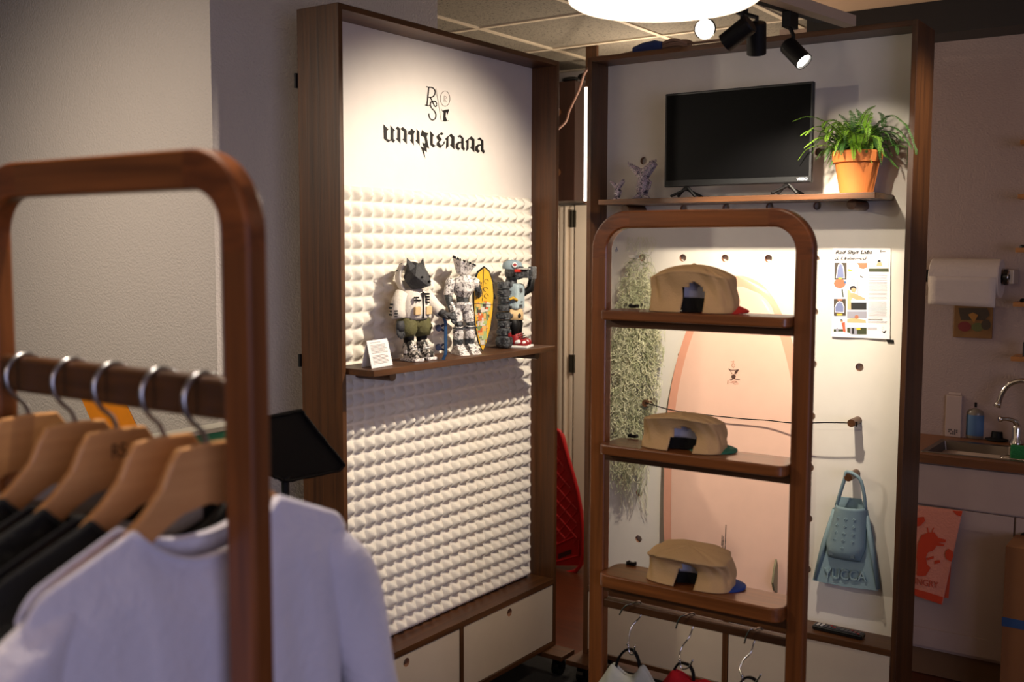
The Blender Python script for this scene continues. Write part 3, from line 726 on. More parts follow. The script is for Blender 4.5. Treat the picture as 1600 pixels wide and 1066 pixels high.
for i in range(60):      # wisps at the tail and crown
    z = rnd.uniform(.78, .95) if i < 45 else 1.70; p = Vector((-1.965 + rnd.uniform(-.07, .06), 3.655, z)); pts = [p.copy()]
    for j in range(14):
        p = p + Vector((rnd.uniform(-.006, .006), 0, -.009 if i < 45 else .004)); p.y = 3.66; pts.append(p.copy())
    m.tube(pts, .0008, 3, caps=False, mi=0)
solo('air_plant', m, [plain('moss_pale', srgb(204, 202, 168), .85, vary=.12, vscale=60), plain('moss_green', srgb(156, 160, 122), .85, vary=.12, vscale=60)], 'long hanging beard of pale green moss on the left of the pegboard', 'plant', (-1.96, 3.65, 1.71))
m = MB().box(-1.975, -1.945, 3.60, 3.625, 1.676, 1.686); m.box(-1.975, -1.97, 3.62, 3.674, 1.676, 1.686)
solo('bulldog_clip', m, M_steel, 'small bright metal clip at the top of the hanging moss', 'clip', (-1.96, 3.62, 1.68))

# poster
PO = thing('poster', 'white event poster with surf photographs and small text taped to the pegboard', 'poster', (-1.11, 3.672, 1.41))
def pw(px, py, off=0.0):
    p = onY(px, py, RP - .0022); t = (py - 388) / 140.0; p.y -= off + .002 * (1 + math.sin(t * 3)); return p
c4 = [(1301.5, 388), (1392, 388), (1391, 530), (1300, 526)]
def bil(a, b): 
    x = (c4[0][0] * (1 - a) + c4[1][0] * a) * (1 - b) + (c4[3][0] * (1 - a) + c4[2][0] * a) * b
    y = (c4[0][1] * (1 - a) + c4[1][1] * a) * (1 - b) + (c4[3][1] * (1 - a) + c4[2][1] * a) * b
    return x, y
m = MB().grid(10, 14, lambda a, b: pw(*bil(a, b)) - Vector((0, .004 * max(0, b - .9) * 10 * (.6 + .4 * math.sin(a * 9)), 0))); link('sheet', m, plain('poster_paper', srgb(236, 232, 230), .6), PO, smooth=True)
kk = 6.664
def pp(x, y, lay=0): return pw(1290 + x / kk, 380 + y / kk, .0012 + .0003 * lay)
pal = [srgb(70, 62, 52), srgb(112, 122, 160), srgb(232, 226, 230), srgb(172, 108, 78), srgb(228, 190, 60), srgb(60, 66, 40), srgb(150, 150, 162), srgb(206, 160, 120), srgb(30, 28, 28), srgb(232, 92, 62), srgb(204, 212, 224), srgb(60, 100, 150), srgb(196, 172, 128)]
pm = [plain('poster_ink', c, .6) for c in pal]
m = MB()
def R4(x0, y0, x1, y1, c, lay=0): m.poly([pp(x0, y0, lay), pp(x1, y0, lay), pp(x1, y1, lay), pp(x0, y1, lay)], c)
def PG(pts, c, lay=1): m.poly([pp(x, y, lay) for x, y in pts], c)
def EL(x, y, rx, ry, c, lay=1): PG([(x + rx * math.cos(a * .524), y + ry * math.sin(a * .524)) for a in range(12)], c, lay)
R4(95, 205, 222, 378, 0); PG([(112, 362), (122, 280), (135, 225), (155, 206), (175, 212), (195, 250), (205, 365)], 2, 1); PG([(122, 360), (132, 270), (152, 214), (172, 222), (190, 280), (194, 362)], 1, 2); R4(140, 360, 172, 375, 4, 3)
R4(235, 205, 440, 380, 2); PG([(330, 206), (438, 206), (438, 250), (400, 270), (360, 262), (350, 235)], 3, 1); PG([(236, 268), (285, 285), (280, 296), (238, 290)], 4, 1); PG([(360, 335), (395, 352), (390, 362), (365, 350)], 0, 1)
R4(455, 135, 660, 297, 10); R4(455, 262, 660, 297, 5, 1); R4(455, 240, 660, 264, 2, 1); PG([(530, 240), (545, 200), (585, 200), (595, 240)], 7, 2); EL(562, 188, 16, 12, 8, 3)
R4(95, 395, 218, 565, 10); EL(152, 420, 62, 50, 3, 1); R4(95, 395, 218, 420, 3, 1); PG([(170, 480), (185, 480), (192, 560), (182, 562)], 5, 1); R4(200, 396, 217, 420, 11, 2)
R4(232, 395, 432, 695, 10); R4(300, 396, 308, 560, 6, 1); R4(340, 396, 346, 560, 6, 1); PG([(234, 480), (262, 500), (280, 560), (268, 692), (234, 692)], 12, 1); PG([(262, 520), (300, 520), (410, 572), (420, 590), (330, 590), (262, 560)], 7, 2)
EL(292, 470, 36, 26, 8, 2); EL(296, 488, 24, 24, 7, 3); R4(270, 620, 430, 692, 8, 1); R4(270, 590, 430, 618, 2, 1)
R4(90, 580, 215, 755, 0); PG([(100, 720), (98, 670), (120, 620), (150, 602), (182, 615), (200, 660), (198, 725)], 2, 1); PG([(108, 715), (106, 670), (128, 625), (150, 612), (176, 622), (192, 662), (190, 718)], 1, 2); R4(120, 735, 180, 752, 4, 2); R4(130, 580, 178, 600, 3, 1)
R4(228, 710, 430, 950, 2); R4(228, 710, 430, 780, 6, 1); PG([(230, 790), (300, 780), (420, 800), (425, 830), (230, 826)], 12, 2); EL(328, 768, 22, 20, 3, 3); R4(228, 880, 430, 950, 5, 1); R4(258, 882, 330, 948, 6, 2); R4(278, 884, 300, 946, 8, 3); R4(325, 884, 368, 904, 4, 3)
R4(88, 785, 212, 943, 10); R4(88, 895, 212, 943, 5, 1); PG([(172, 830), (205, 822), (210, 930), (190, 925)], 9, 2); EL(172, 812, 13, 15, 7, 2); EL(170, 800, 13, 8, 8, 3); EL(125, 905, 12, 22, 6, 2)
def lines(x0, x1, y0, y1, st, c=6):
    y = y0
    while y < y1: R4(x0, y, x1 - (rnd.random() * 12), y + 3.2, c, 0); y += st
lines(455, 648, 335, 388, 17, 6); lines(450, 648, 408, 590, 14); lines(447, 645, 610, 770, 14); lines(445, 600, 790, 800, 9, 0); lines(445, 648, 815, 835, 13); lines(443, 545, 880, 905, 10)
PG([(588, 912), (610, 922), (636, 905), (625, 935), (612, 955), (600, 945), (602, 932)], 8, 1); m.ribbon([(590, 955), (640, 952)], 3, lambda a, b: pp(a, b, 1), 8); m.ribbon([(600 + 10 * math.cos(a / 3), 885 + 13 * math.sin(a / 3)) for a in range(20)], 2, lambda a, b: pp(a, b, 1), 6)
R4(572, 72, 582, 98, 8, 0); R4(588, 82, 628, 90, 0, 0)
link('printed_pictures', m, pm, PO)
for body, a, b, h in (('Rad Shyt Labs', (104, 122), (492, 122), 48), ('& Unhinged', (100, 184), (435, 184), 46)):
    p, q = pp(*a), pp(*b); hh = pp(a[0], a[1] - h).z - p.z
    p.y = min(p.y, q.y) - .002; q.y = p.y
    text_fit('title', body, p, q - p, hh, (0, 0, 1), M_ink, PO, shear=.35, bold=.022 if body[0] == 'R' else .004)
m = MB(); R = lambda x, y: onY(1230 + x / 5.33, 360 + y / 5.33, RP - .004)
m.poly([R(825, 908), R(885, 912), R(888, 934), R(835, 932)])
solo('magnet_clip', m, M_black, 'tiny dark clip under the right corner of the poster', 'clip', (-1.015, RP - .004, 1.405), solid=.004)

# swim fin
FIN = thing('swim_fin', 'grey blue rubber swim fin hanging by its heel strap from a peg', 'swim fin', (-1.11, 3.62, .93))
M_fin = plain('fin_rubber', srgb(126, 150, 156), .65, bump=.08, bscale=400, vary=.06, vscale=30)
M_find = plain('fin_rubber_dark', srgb(84, 100, 108), .7)
def G(px, py, y): return onY(px, py, y)
m = MB()
bl = [(1302, 795), (1352, 800), (1362, 850), (1371, 922), (1320, 916), (1271, 906), (1284, 850)]
P = [G(x, y, 3.628) for x, y in bl]; n = len(P); B = [p + Vector((0, .022, 0)) for p in P]
m.add(P + B, [tuple(range(n)), tuple(range(n, 2 * n))[::-1]] + [(i, (i + 1) % n, n + (i + 1) % n, n + i) for i in range(n)])
link('blade', m, M_fin, FIN, bevel=.003)
for a, b in (((1303, 797), (1273, 905)), ((1353, 798), (1371, 921))):
    m = MB(); p, q = G(*a, 3.625), G(*b, 3.625); m.tube([p, p.lerp(q, .5), q], [.007, .009, .005], 8); link('side_rail', m, M_fin, FIN, smooth=True)
# foot pocket: half shell in front of the blade
cz = G(1325, 792, 3.6).z; bz = G(1325, 878, 3.6).z
m = MB()
def pocket(a, b):
    th = math.pi * a; z = cz + (bz - cz) * b
    w = .050 + .020 * b - .03 * max(0, b - .75) * 2.2; dep = .052 * (1 - .25 * b) * (1 if b < .8 else math.sqrt(max(0.02, 1 - ((b - .8) / .2) ** 2)))
    cx_ = -1.104 - .022 * b
    return Vector((cx_ - math.cos(th) * w, 3.628 - math.sin(th) ** .8 * dep, z))
m.grid(24, 22, pocket); link('foot_pocket', m, M_fin, FIN, smooth=True, solid=.005)
m = MB().poly([G(x, y, 3.640) for x, y in ((1311, 776), (1346, 780), (1352, 800), (1303, 795))]); link('heel_plate', m, M_fin, FIN, solid=.006)
m = MB(); m.poly([pocket(i / 20, .16) + Vector((0, .006, 0)) for i in range(21)]); link('pocket_inside', m, M_find, FIN)
m = MB()
for r in range(5):
    for c in range(3):
        if r == 4 and c != 1: continue
        p = pocket(.34 + .16 * c, .20 + .135 * r); s = .0062
        m.box(p.x - s, p.x + s, p.y - .0045, p.y + .004, p.z - .0022, p.z + .0022); m.box(p.x - .0022, p.x + .0022, p.y - .0045, p.y + .004, p.z - s, p.z + s)
link('grip_studs', m, M_fin, FIN, bevel=.0012)
m = MB()
for a in (.27, .70):
    p = pocket(a, .88); m.box(p.x - .008, p.x + .008, p.y - .004, p.y + .008, p.z - .007, p.z + .006)
link('drain_slot', m, M_find, FIN)
st = smooth_path([pocket(.06, .02), G(1313, 770, 3.60), G(1320, 748, 3.592), (HX[5] - .004, 3.590, HZ[2] + .019), G(1343, 748, 3.592), G(1350, 772, 3.60), pocket(.94, .02)], 5)
m = MB().tube(st, .0062, 8, flat=1.0); link('heel_strap', m, M_fin, FIN, smooth=True)
p, q = G(1287, 903, 3.624), G(1354, 909, 3.624)
text_fit('raised_lettering', 'YUCCA', p, q - p, .036, (0, 0, 1), M_fin, FIN, extrude=.003, bold=.012)

# remote
RM = thing('remote_control', 'black remote control lying on the deck of the right display', 'remote control', (-1.13, 3.60, .381))
MR = Matrix.Translation((-1.13, 3.602, .3815)) @ Matrix.Rotation(math.radians(-3), 4, 'Z')
m = MB().box(-.088, .088, -.021, .021, 0, .016, MR); link('case', m, M_blackg, RM, bevel=.004)
m = MB()
rr = random.Random(2)
for i in range(11):
    for j in range(3):
        if i in (4, 5) and j != 1: continue
        m.box(-.076 + i * .0145, -.068 + i * .0145, -.013 + j * .010, -.007 + j * .010, .016, .0178, MR, mi=1 if i < 2 else (0 if (i + j) % 5 else 2))
link('buttons', m, [plain('button_grey', srgb(92, 88, 86), .5), plain('button_light', srgb(198, 192, 186), .5), plain('button_red', srgb(150, 40, 34), .5)], RM)

# cable bundle on top of the right display
ZTP = ZT
CB = thing('cable_bundle', 'coiled tan cables bound with blue tape on top of the right display', 'cable', (-1.9, 3.66, ZTP))
m = MB(); m.tube(smooth_path([(-2.115, 3.60, ZTP + .006), (-2.06, 3.64, ZTP + .012), (-1.98, 3.66, ZTP + .024), (-1.93, 3.66, ZTP + .03)], 6), .006, 7)
for i in range(9):
    a = rnd.uniform(-.02, .02); b = rnd.uniform(.0, .03)
    m.tube(smooth_path([(-1.90, 3.66, ZTP + .02 + b * .4), (-1.85, 3.66 + a, ZTP + .018 + b), (-1.80 + a, 3.66 + a, ZTP + .02 + b), (-1.76 + a, 3.66, ZTP + .012 + b * .6)], 4), .0045, 6)
m.tube(smooth_path([(-1.77, 3.66, ZTP + .03), (-1.6, 3.67, ZTP + .03), (-1.45, 3.68, ZTP + .02), (-1.30, 3.68, ZTP + .012)], 4), .005, 6)
link('cables', m, plain('tan_cable_bundle', srgb(158, 126, 104), .6), CB, smooth=True)
m = MB().tube([(-1.99, 3.655, ZTP + .024), (-1.95, 3.655, ZTP + .030), (-1.90, 3.655, ZTP + .032), (-1.87, 3.655, ZTP + .030)], [.016, .022, .024, .018], 10); link('blue_tape', m, plain('blue_tape', srgb(38, 62, 122), .5), CB)

# ------------------------------------------------------------------ lamps
a0 = onZ(1190, 0, 2.425); a1_ = onZ(1324, 43, 2.425); dr = (a1_ - a0).normalized(); a0 = a0 - dr * 1.5
TR = thing('lighting_track', 'black lighting track with aluminium channel hanging under the ceiling', 'lighting track', (a1_.x, a1_.y, 2.42))
ang = math.atan2(dr.y, dr.x); ML = lambda p: Matrix.Translation(p) @ Matrix.Rotation(ang, 4, 'Z')
ln = (a1_ - a0).length
m = MB().box(0, ln, -.030, .012, 0, .034, ML(a0)); link('aluminium_channel', m, M_alu, TR, bevel=.002)
m = MB().box(.02, ln - .10, .014, .050, .004, .030, ML(a0)); link('track', m, M_black, TR, bevel=.002)
for t in (.35, ln - .42):
    p = a0 + dr * t; m = MB().cyl((p.x, p.y, 2.459), (p.x, p.y, 2.7138), .008, n=10); link('suspension_rod', m, M_black, TR)
M_lens = plain('lit_lens', srgb(255, 246, 232), emit=14.0)
def track_x(y): t = (y - a0.y) / dr.y; return (a0 + dr * t).x
def head(c, d, label, lit=True, L=.088, r=.0275):
    c = Vector(c); d = Vector(d).normalized(); a = c - d * L / 2; b = c + d * L / 2
    H = thing('track_spotlight', label, 'spotlight', (c.x, c.y, c.z), 'track spotlights over the displays')
    M = Matrix.Translation(a) @ d.to_track_quat('Z', 'Y').to_matrix().to_4x4()
    m = MB().lathe([(0, 0), (r - .003, 0), (r, .004), (r, L), (r - .003, L), (r - .003, L - .008), (0, L - .008)], (0, 0, 0), 28); m.xf(M); link('barrel', m, M_black, H)
    m = MB().lathe([(0, L - .0075), (r - .0035, L - .0075)], (0, 0, 0), 28); m.xf(M); link('lens', m, M_lens if lit else M_blackg, H)
    ty = c.y; tx = track_x(ty) + .0; perp = Vector((-dr.y, dr.x, 0)) * .032; ax = Vector((tx, ty, 2.428)) + perp
    m = MB().box(ax.x - .014, ax.x + .014, ax.y - .034, ax.y + .034, 2.382, 2.4285); link('adapter', m, M_black, H, bevel=.002)
    jt = a.lerp(b, .35); m = MB().tube([(ax.x, ax.y, 2.384), (jt.x, jt.y, jt.z + .045), jt], .0065, 8); link('stem', m, M_black, H)
    return H
head(onZ(1102, 45, 2.297), Vector((1.15, -2.7, -.62)), 'track spotlight shining straight at the viewer, its lens glaring white')
head(onZ(1153, 52, 2.305), (-1.0, .02, -.62), 'black track spotlight tilted left towards the white foam display')
head(onZ(1182, 60, 2.305), (-.15, .42, -.9), 'black track spotlight hanging almost upright, its lens facing away')
head(onZ(1243, 83, 2.305), (.62, -.18, -.62), 'black track spotlight tilted to the right with its round lens lit, nearest the fern')
# pendant
pc = onZ(1037, 5, 2.19); PR = .186
PD = thing('pendant_lamp', 'large round white pendant lamp glowing at the top of the picture', 'pendant lamp', (pc.x, pc.y, pc.z))
m = MB().lathe([(0, 0), (PR - .012, 0), (PR - .002, .006), (PR, .016)], (pc.x, pc.y, pc.z), 64); link('diffuser', m, plain('pendant_diffuser', srgb(255, 228, 196), emit=6.0), PD, smooth=True)
m = MB().lathe([(PR, .016), (PR, .14), (PR - .012, .15), (.02, .15), (.02, .16), (0, .16)], (pc.x, pc.y, pc.z), 64); link('shade', m, M_white, PD)
m = MB().cyl((pc.x, pc.y, pc.z + .16), (pc.x, pc.y, 2.713), .004, n=8); link('flex', m, M_black, PD)

# ------------------------------------------------------------------ toy figures on the left shelf (each stands facing +X)
M_sk = patches('sketched_white', [srgb(40, 36, 36), srgb(110, 104, 102), srgb(212, 206, 202), srgb(232, 228, 226)], scale=95, rough=.6, dist=1.5, stops=[.30, .40, .49, .68], bump=.3)
M_gun = patches('gunmetal_paint', [srgb(18, 18, 20), srgb(52, 54, 58), srgb(96, 100, 102)], scale=90, rough=.5, dist=1.0, bump=.3)
M_char = plain('charcoal_resin', srgb(54, 54, 56), .7, bump=.3, bscale=160)
M_jkt = plain('off_white_jacket', srgb(222, 214, 202), .8, bump=.2, bscale=120)
M_olive = plain('olive_cloth', srgb(92, 88, 52), .8, bump=.4, bscale=60)
M_tanp = plain('tan_pocket', srgb(206, 176, 130), .7)
M_camo = patches('camouflage_shoe', [srgb(24, 22, 20), srgb(52, 46, 38), srgb(186, 178, 168), srgb(206, 200, 192)], scale=70, rough=.6, dist=1.0, stops=[.35, .47, .55, .7])
M_navy = plain('navy_paint', srgb(30, 36, 64), .5)
M_bluewood = plain('blue_deck_paint', srgb(34, 74, 116), .5, vary=.25, vscale=50)
M_redl = plain('red_leather', srgb(138, 24, 28), .5)
M_pale = plain('pale_blue_vest', srgb(160, 178, 184), .7, bump=.25, bscale=100)
def frame(x, y, z, deg):
    M = Matrix.Translation((x, y, z)) @ Matrix.Rotation(math.radians(deg), 4, 'Z')
    return lambda a, b, c: M @ Vector((a, b, c)), M
def fhand(m, P, d, s=1.0, curl=0.5):
    """small five fingered hand: palm at P, fingers along d"""
    d = Vector(d).normalized(); sd = d.cross(Vector((0, 0, 1)));
    if sd.length < .2: sd = Vector((0, 1, 0))
    sd.normalize(); nm = sd.cross(d).normalized()
    m.tube([P - d * .010 * s, P, P + d * .012 * s], [.009 * s, .012 * s, .011 * s], 8, flat=.7)
    for i, l in enumerate((.018, .022, .021, .016)):
        q = P + d * .010 * s + sd * (i - 1.5) * .0058 * s
        m.tube([q, q + d * l * .5 * s - nm * .003 * s * curl, q + d * l * s * (1 - .4 * curl) - nm * l * s * .75 * curl], [.0036 * s, .0034 * s, .0026 * s], 6)
    q = P + sd * .010 * s; m.tube([q, q + sd * .007 * s + d * .006 * s, q + sd * .006 * s + d * .014 * s - nm * .004 * s], [.0042 * s, .004 * s, .003 * s], 6)

# --- cat headed figure
ZS = 1.3452
def cat():
    L, M = frame(-2.262, 2.672, ZS, -8); Rm = M.to_3x3().to_4x4()
    R = thing('toy_figure', 'cat headed toy figure in a white jacket, left of the three on the shelf', 'toy figure', (-2.262, 2.672, ZS))
    for s in (-1, 1):
        yy = s * .032; xx = .012 if s < 0 else .004
        m = MB(); m.blob(L(xx + .004, yy, .036), (.024, .019, .034), Rm, 10, 8, .7); m.blob(L(xx + .026, yy, .018), (.026, .019, .018), Rm, 10, 8, .8)
        sh = link('sneaker', m, M_camo, R)
        m = MB(); m.box(-.022, .054, -.021, .021, 0, .011, M @ Matrix.Translation((xx, yy, 0))); link('sole', m, M_sk, sh, bevel=.004)
        m = MB()
        for i in range(4): m.tube([L(xx + .022 + i * .003, yy - .010, .056 - i * .008), L(xx + .022 + i * .003, yy + .010, .056 - i * .008)], .0022, 5)
        m.box(.0, .012, -.0205, -.0185, .026, .038, M @ Matrix.Translation((xx, yy, 0)))
        link('laces', m, M_white, sh)
        m = MB().tube([L(xx, yy, .06), L(xx, yy, .08), L(.0, yy * .95, .11)], [.017, .019, .021], 12); link('leg', m, M_black, R, smooth=True)
    m = MB()
    for s in (-1, 1): m.tube([L(.006, s * .034, .078), L(.004, s * .033, .098), L(0, s * .028, .125), L(0, s * .02, .15)], [.024, .034, .035, .028], 14)
    m.blob(L(0, 0, .130), (.034, .050, .032), Rm, 16, 10, .8)
    link('shorts', m, M_olive, R, smooth=True)
    m = MB().lathe([(0, 0), (.050, 0), (.056, .01), (.058, .04), (.055, .07), (.046, .09), (.028, .10), (.0, .102)], (0, 0, 0), 20)
    m.xf(M @ Matrix.Translation((0, 0, .135)) @ Matrix.Diagonal((.82, 1.02, 1, 1))); jk = link('jacket', m, M_jkt, R, smooth=True)
    m = MB(); m.tube([L(0, -.048, .222), L(.0, -.064, .195), L(.006, -.074, .165), L(.012, -.074, .140)], [.022, .024, .025, .024], 12); link('sleeve', m, M_jkt, R, smooth=True)
    m = MB(); m.tube([L(0, .048, .222), L(.010, .062, .195), L(.030, .070, .172), L(.052, .074, .157)], [.022, .023, .022, .021], 12); link('sleeve', m, M_jkt, R, smooth=True)
    m = MB().box(.0455, .0495, -.003, .003, .138, .225, M); link('zipper', m, M_black, jk)
    for y0 in (-.036, .012):
        m = MB().box(.040, .050, y0, y0 + .026, .150, .178, M); link('pocket', m, M_tanp, jk, bevel=.003)
    m = MB()
    for i in range(5): m.box(.040, .0505, -.034 + .009 * (i % 3), -.029 + .009 * (i % 3), .196 + .009 * (i // 3), .201 + .009 * (i // 3), M)
    for i in range(4): m.box(.040, .0505, .012, .026, .188 + .009 * i, .194 + .009 * i, M)
    for i in range(4): m.box(-.004 + .004 * (i % 2), .006, -.1015, -.092, .150 + .011 * i, .156 + .011 * i, M)
    for i in range(3): m.box(.020, .026, -.0995, -.090, .146 + .009 * i, .150 + .009 * i, M)
    link('jacket_markings', m, M_black, jk)
    m = MB(); fhand(m, L(.018, -.073, .118), L(.02, -.02, -1) - L(0, 0, 0), 1.45, .35); link('gloved_hand', m, M_char, R, smooth=True)
    m = MB(); m.tube([L(.050, .074, .157), L(.062, .078, .15)], [.014, .014], 8); fhand(m, L(.068, .080, .146), L(.9, .3, -.12) - L(0, 0, 0), 1.45, .45); link('gloved_hand', m, M_char, R, smooth=True)
    # hood ring
    m = MB(); cx_, cz_ = -.012, .272
    def hood(a, b):
        th = 2 * math.pi * a; ph = math.pi * (.08 + .5 * b)
        return L(cx_ - .052 * math.cos(ph) * .8, .054 * math.sin(ph) * math.cos(th), cz_ + .054 * math.sin(ph) * math.sin(th))
    m.grid(28, 10, hood, wrap=True); link('hood', m, M_jkt, R, smooth=True, solid=.006)
    m = MB()
    for a in (0, 1): m.tube([L(cx_ - .052 * math.cos(p) * .83, -.056 * math.sin(p) * math.cos(.9 - a * .5), cz_ + .056 * math.sin(p) * math.sin(.9 - a * .5)) for p in (.6, .9, 1.2, 1.5)], .003, 5)
    link('hood_stripe', m, M_black, R)
    # faceted head with snout, eyes and ears
    m = MB(); hd = [(-.036, 0, -.01), (-.030, .034, 0), (-.030, -.034, 0), (-.01, .043, -.018), (-.01, -.043, -.018), (-.012, .033, .032), (-.012, -.033, .032), (.012, .016, .042), (.012, -.016, .042), (.024, .038, .004), (.024, -.038, .004),
              (.026, .022, -.030), (.026, -.022, -.030), (-.004, .020, -.040), (-.004, -.020, -.040), (.046, .012, -.010), (.046, -.012, -.010), (.050, .009, -.026), (.050, -.009, -.026), (-.03, .015, .03), (-.03, -.015, .03), (.034, 0, .018)]
    import bmesh
    bm = bmesh.new(); [bm.verts.new(v) for v in hd]; bmesh.ops.convex_hull(bm, input=bm.verts); bm.verts.index_update()
    MH = M @ Matrix.Translation((.018, 0, .272)) @ Matrix.Rotation(math.radians(10), 4, 'Z')
    used = [v for v in bm.verts if v.link_faces]; ix = {v: i for i, v in enumerate(used)}
    m.add([MH @ v.co for v in used], [tuple(ix[v] for v in f.verts) for f in bm.faces]); bm.free()
    hdo = link('cat_head', m, M_char, R)
    for s in (-1, 1):
        m = MB(); b = [(-.004, s * .014, .036), (.012, s * .022, .036), (.004, s * .041, .022), (-.016, s * .034, .024)]; t = (-.008, s * .043, .064)
        m.add([MH @ Vector(v) for v in b + [t]], [(0, 1, 4), (1, 2, 4), (2, 3, 4), (3, 0, 4), (0, 1, 2, 3)]); link('ear', m, M_char, hdo)
    m = MB()
    for s in (-1, 1): m.blob(MH @ Vector((.038, s * .0195, .002)), (.004, .005, .0035), None, 8, 6)
    m.blob(MH @ Vector((.051, 0, -.013)), (.004, .006, .004), None, 8, 6)
    link('eyes', m, M_blackg, hdo)
    return R
cat()
# skateboard: upright, held by the cat figure
def skateboard():
    x, y = -2.196, 2.742
    u = Vector((.76, .65, 0)); v = Vector((.65, -.76, 0)); o = Vector((x, y, ZS))      # u: across the deck (image right), v towards the viewer
    S = thing('toy_skateboard', 'blue toy skateboard standing on end under the hand of the cat headed figure', 'skateboard', (x, y, ZS))
    m = MB(); path = [(-.004, .0), (.0035, .018), (.0045, .028), (.0045, .115), (.003, .128), (-.006, .144)]
    vs = []
    for (a, z) in path:
        w = .017 if .01 < z < .13 else .012
        for s in (-1, 1):
            for t in (0, .010): vs.append(o + u * (a + t) + v * s * w + Vector((0, 0, z)))
    n = len(path); fs = []
    for i in range(n - 1):
        k = i * 4
        for a, b in ((0, 1), (1, 3), (3, 2), (2, 0)): fs.append((k + a, k + b, k + 4 + b, k + 4 + a))
    fs += [(0, 1, 3, 2), (4 * n - 4, 4 * n - 3, 4 * n - 1, 4 * n - 2)]
    m.add(vs, fs); link('deck', m, M_bluewood, S, bevel=.001)
    for z in (.040, .104):
        m = MB(); m.tube([o + u * .004 + Vector((0, 0, z + .012)), o + u * -.012 + Vector((0, 0, z))], .004, 6); m.tube([o + u * .004 + Vector((0, 0, z - .010)), o + u * -.012 + Vector((0, 0, z))], .004, 6)
        m.tube([o + u * -.013 - v * .016 + Vector((0, 0, z)), o + u * -.013 + v * .016 + Vector((0, 0, z))], .003, 6); t = link('truck', m, M_navy, S)
        for s in (-1, 1):
            m = MB().tube([o + u * -.014 + v * s * .010 + Vector((0, 0, z)), o + u * -.014 + v * s * .019 + Vector((0, 0, z))], .0105, 16); link('wheel', m, M_navy, t, bevel=.002)
skateboard()
